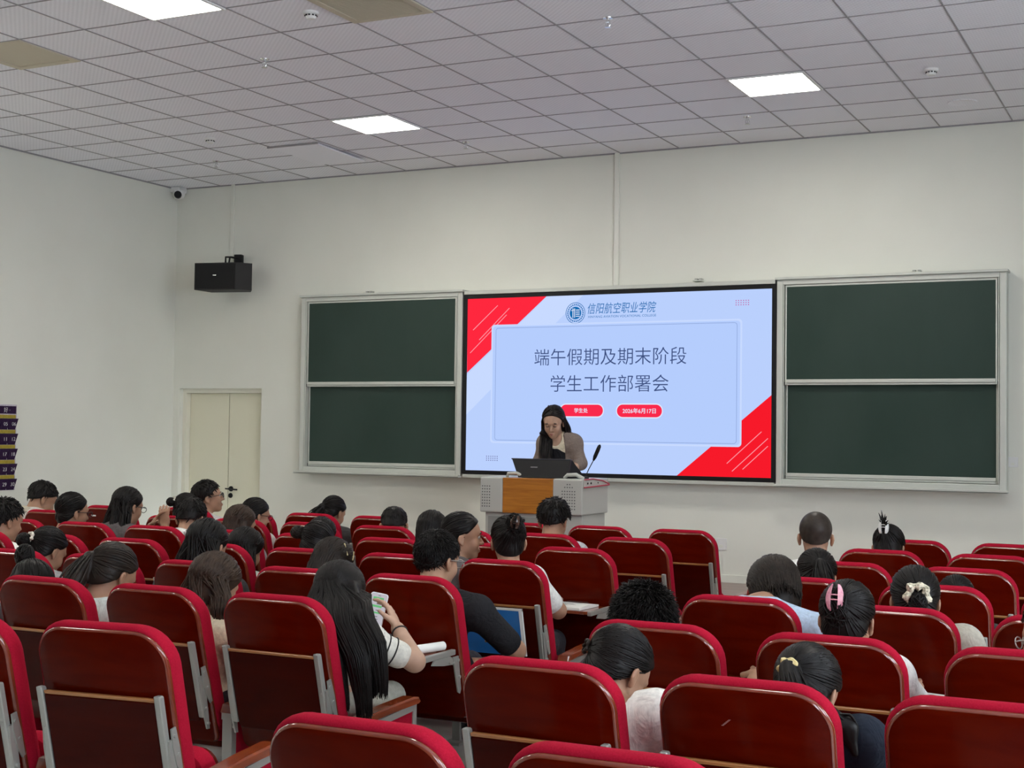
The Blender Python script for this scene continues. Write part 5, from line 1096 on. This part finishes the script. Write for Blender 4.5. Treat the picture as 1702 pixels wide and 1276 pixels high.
# rolled booklet on the tablet in front of her
cxL3 = COLX['L'](0); yt = ROW0 + PITCH_Y * 3 - .03 + leany(.70) - .03; ZTAB = .702
bk1 = thing('notebook', 'open white notebook with a rolled page on the tablet before the phone user', 'notebook', (cxL3 + .10, yt - .16, ZTAB))
MB().box(-.15, .07, -.11, .11, 0, .008, .002).build('pages', M_paper, bk1)
rl = MB(); rl.tube([(.045, -.13, .022), (.11, .10, .022)], .021, 16); rl.build('rolled_page', M_paper, bk1); paper_lines(bk1, -.14, .03, -.1, .1, .0082, 9)
cxL5 = cxL3; yt5 = ROW0 + PITCH_Y * 5 - .03 + leany(.70) - .03
bk2 = thing('notebook', 'open lined notebook on a lowered tablet by the aisle near the podium', 'notebook', (cxL5 - .03, yt5 - .15, ZTAB), math.radians(-4))
MB().prism([(-.13, 0), (.12, 0), (.12, .012), (.0, .024), (-.13, .014)], -.19, .20, 'x').build('pages', M_paper, bk2)
MB().box(-.195, .205, -.135, -.128, -.001, .006).build('cover', M_clipw, bk2)
paper_lines(bk2, -.17, -.01, -.11, .10, .0245, 9); paper_lines(bk2, .02, .17, -.11, .10, .0245, 9)
# blue folder leaning on the hanging tablet beside the man in black
M_bluef = noise_color(mat('blue_plastic', (.02, .16, .48), .3, coat=.3), (.012, .12, .40), (.03, .21, .56), (1, 1, 1), 3, 2)
y4 = ROW0 + PITCH_Y * 4 - .03
fo = thing('document_folder', 'bright blue document folder with white edge standing behind the black polo man', 'folder', (cxL3 - .02, y4 + leany(.60) - .085, .535))
f0 = MB(); f0.add([(-.19, 0, 0), (.165, 0, 0), (.165, -.065, .245), (-.19, -.065, .245), (-.19, .012, 0), (.165, .012, 0), (.165, -.053, .245), (-.19, -.053, .245)], [(0, 1, 2, 3), (5, 4, 7, 6), (0, 4, 5, 1), (1, 5, 6, 2), (2, 6, 7, 3), (3, 7, 4, 0)]); f0.build('cover', M_bluef, fo)
f0 = MB(); f0.add([(.165, -.002, 0), (.183, -.002, 0), (.183, -.067, .255), (.165, -.067, .245), (.165, .012, 0), (.183, .012, 0), (.183, -.055, .255), (.165, -.055, .245)], [(0, 1, 2, 3), (5, 4, 7, 6), (0, 4, 5, 1), (1, 5, 6, 2), (2, 6, 7, 3), (3, 7, 4, 0)])
f0.add([(-.19, -.066, .245), (.183, -.066, .245), (.183, -.069, .257), (-.19, -.069, .257), (-.19, -.052, .245), (.183, -.052, .245), (.183, -.055, .257), (-.19, -.055, .257)], [(0, 1, 2, 3), (5, 4, 7, 6), (0, 4, 5, 1), (1, 5, 6, 2), (2, 6, 7, 3), (3, 7, 4, 0)]); f0.build('edge_strip', M_white, fo)
# papers on the right block
def paper(x, y, z, w_, d_, rz, label, n=6):
    t = thing('paper_sheet', label, 'paper', (x, y, z), math.radians(rz)); MB().box(-w_ / 2, w_ / 2, -d_ / 2, d_ / 2, 0, .004).build('sheet', M_paper, t); paper_lines(t, -w_ * .4, w_ * .4, -d_ * .42, d_ * .42, .0042, n)
yr3 = ROW0 + PITCH_Y * 3 - .03 + leany(.70) - .03
paper(-1.64, yr3 - .14, ZTAB, .20, .24, -8, 'white paper under the writing hand of the spiky-haired man')
paper(-1.03, yr3 - .15, ZTAB, .20, .25, -15, 'white paper beside the sleeve of the woman with pink clip')
paper(-1.56, ROW0 + PITCH_Y * 7 - .16, .703, .18, .24, 10, 'folded pale paper beside the woman with white claw clip', 4)
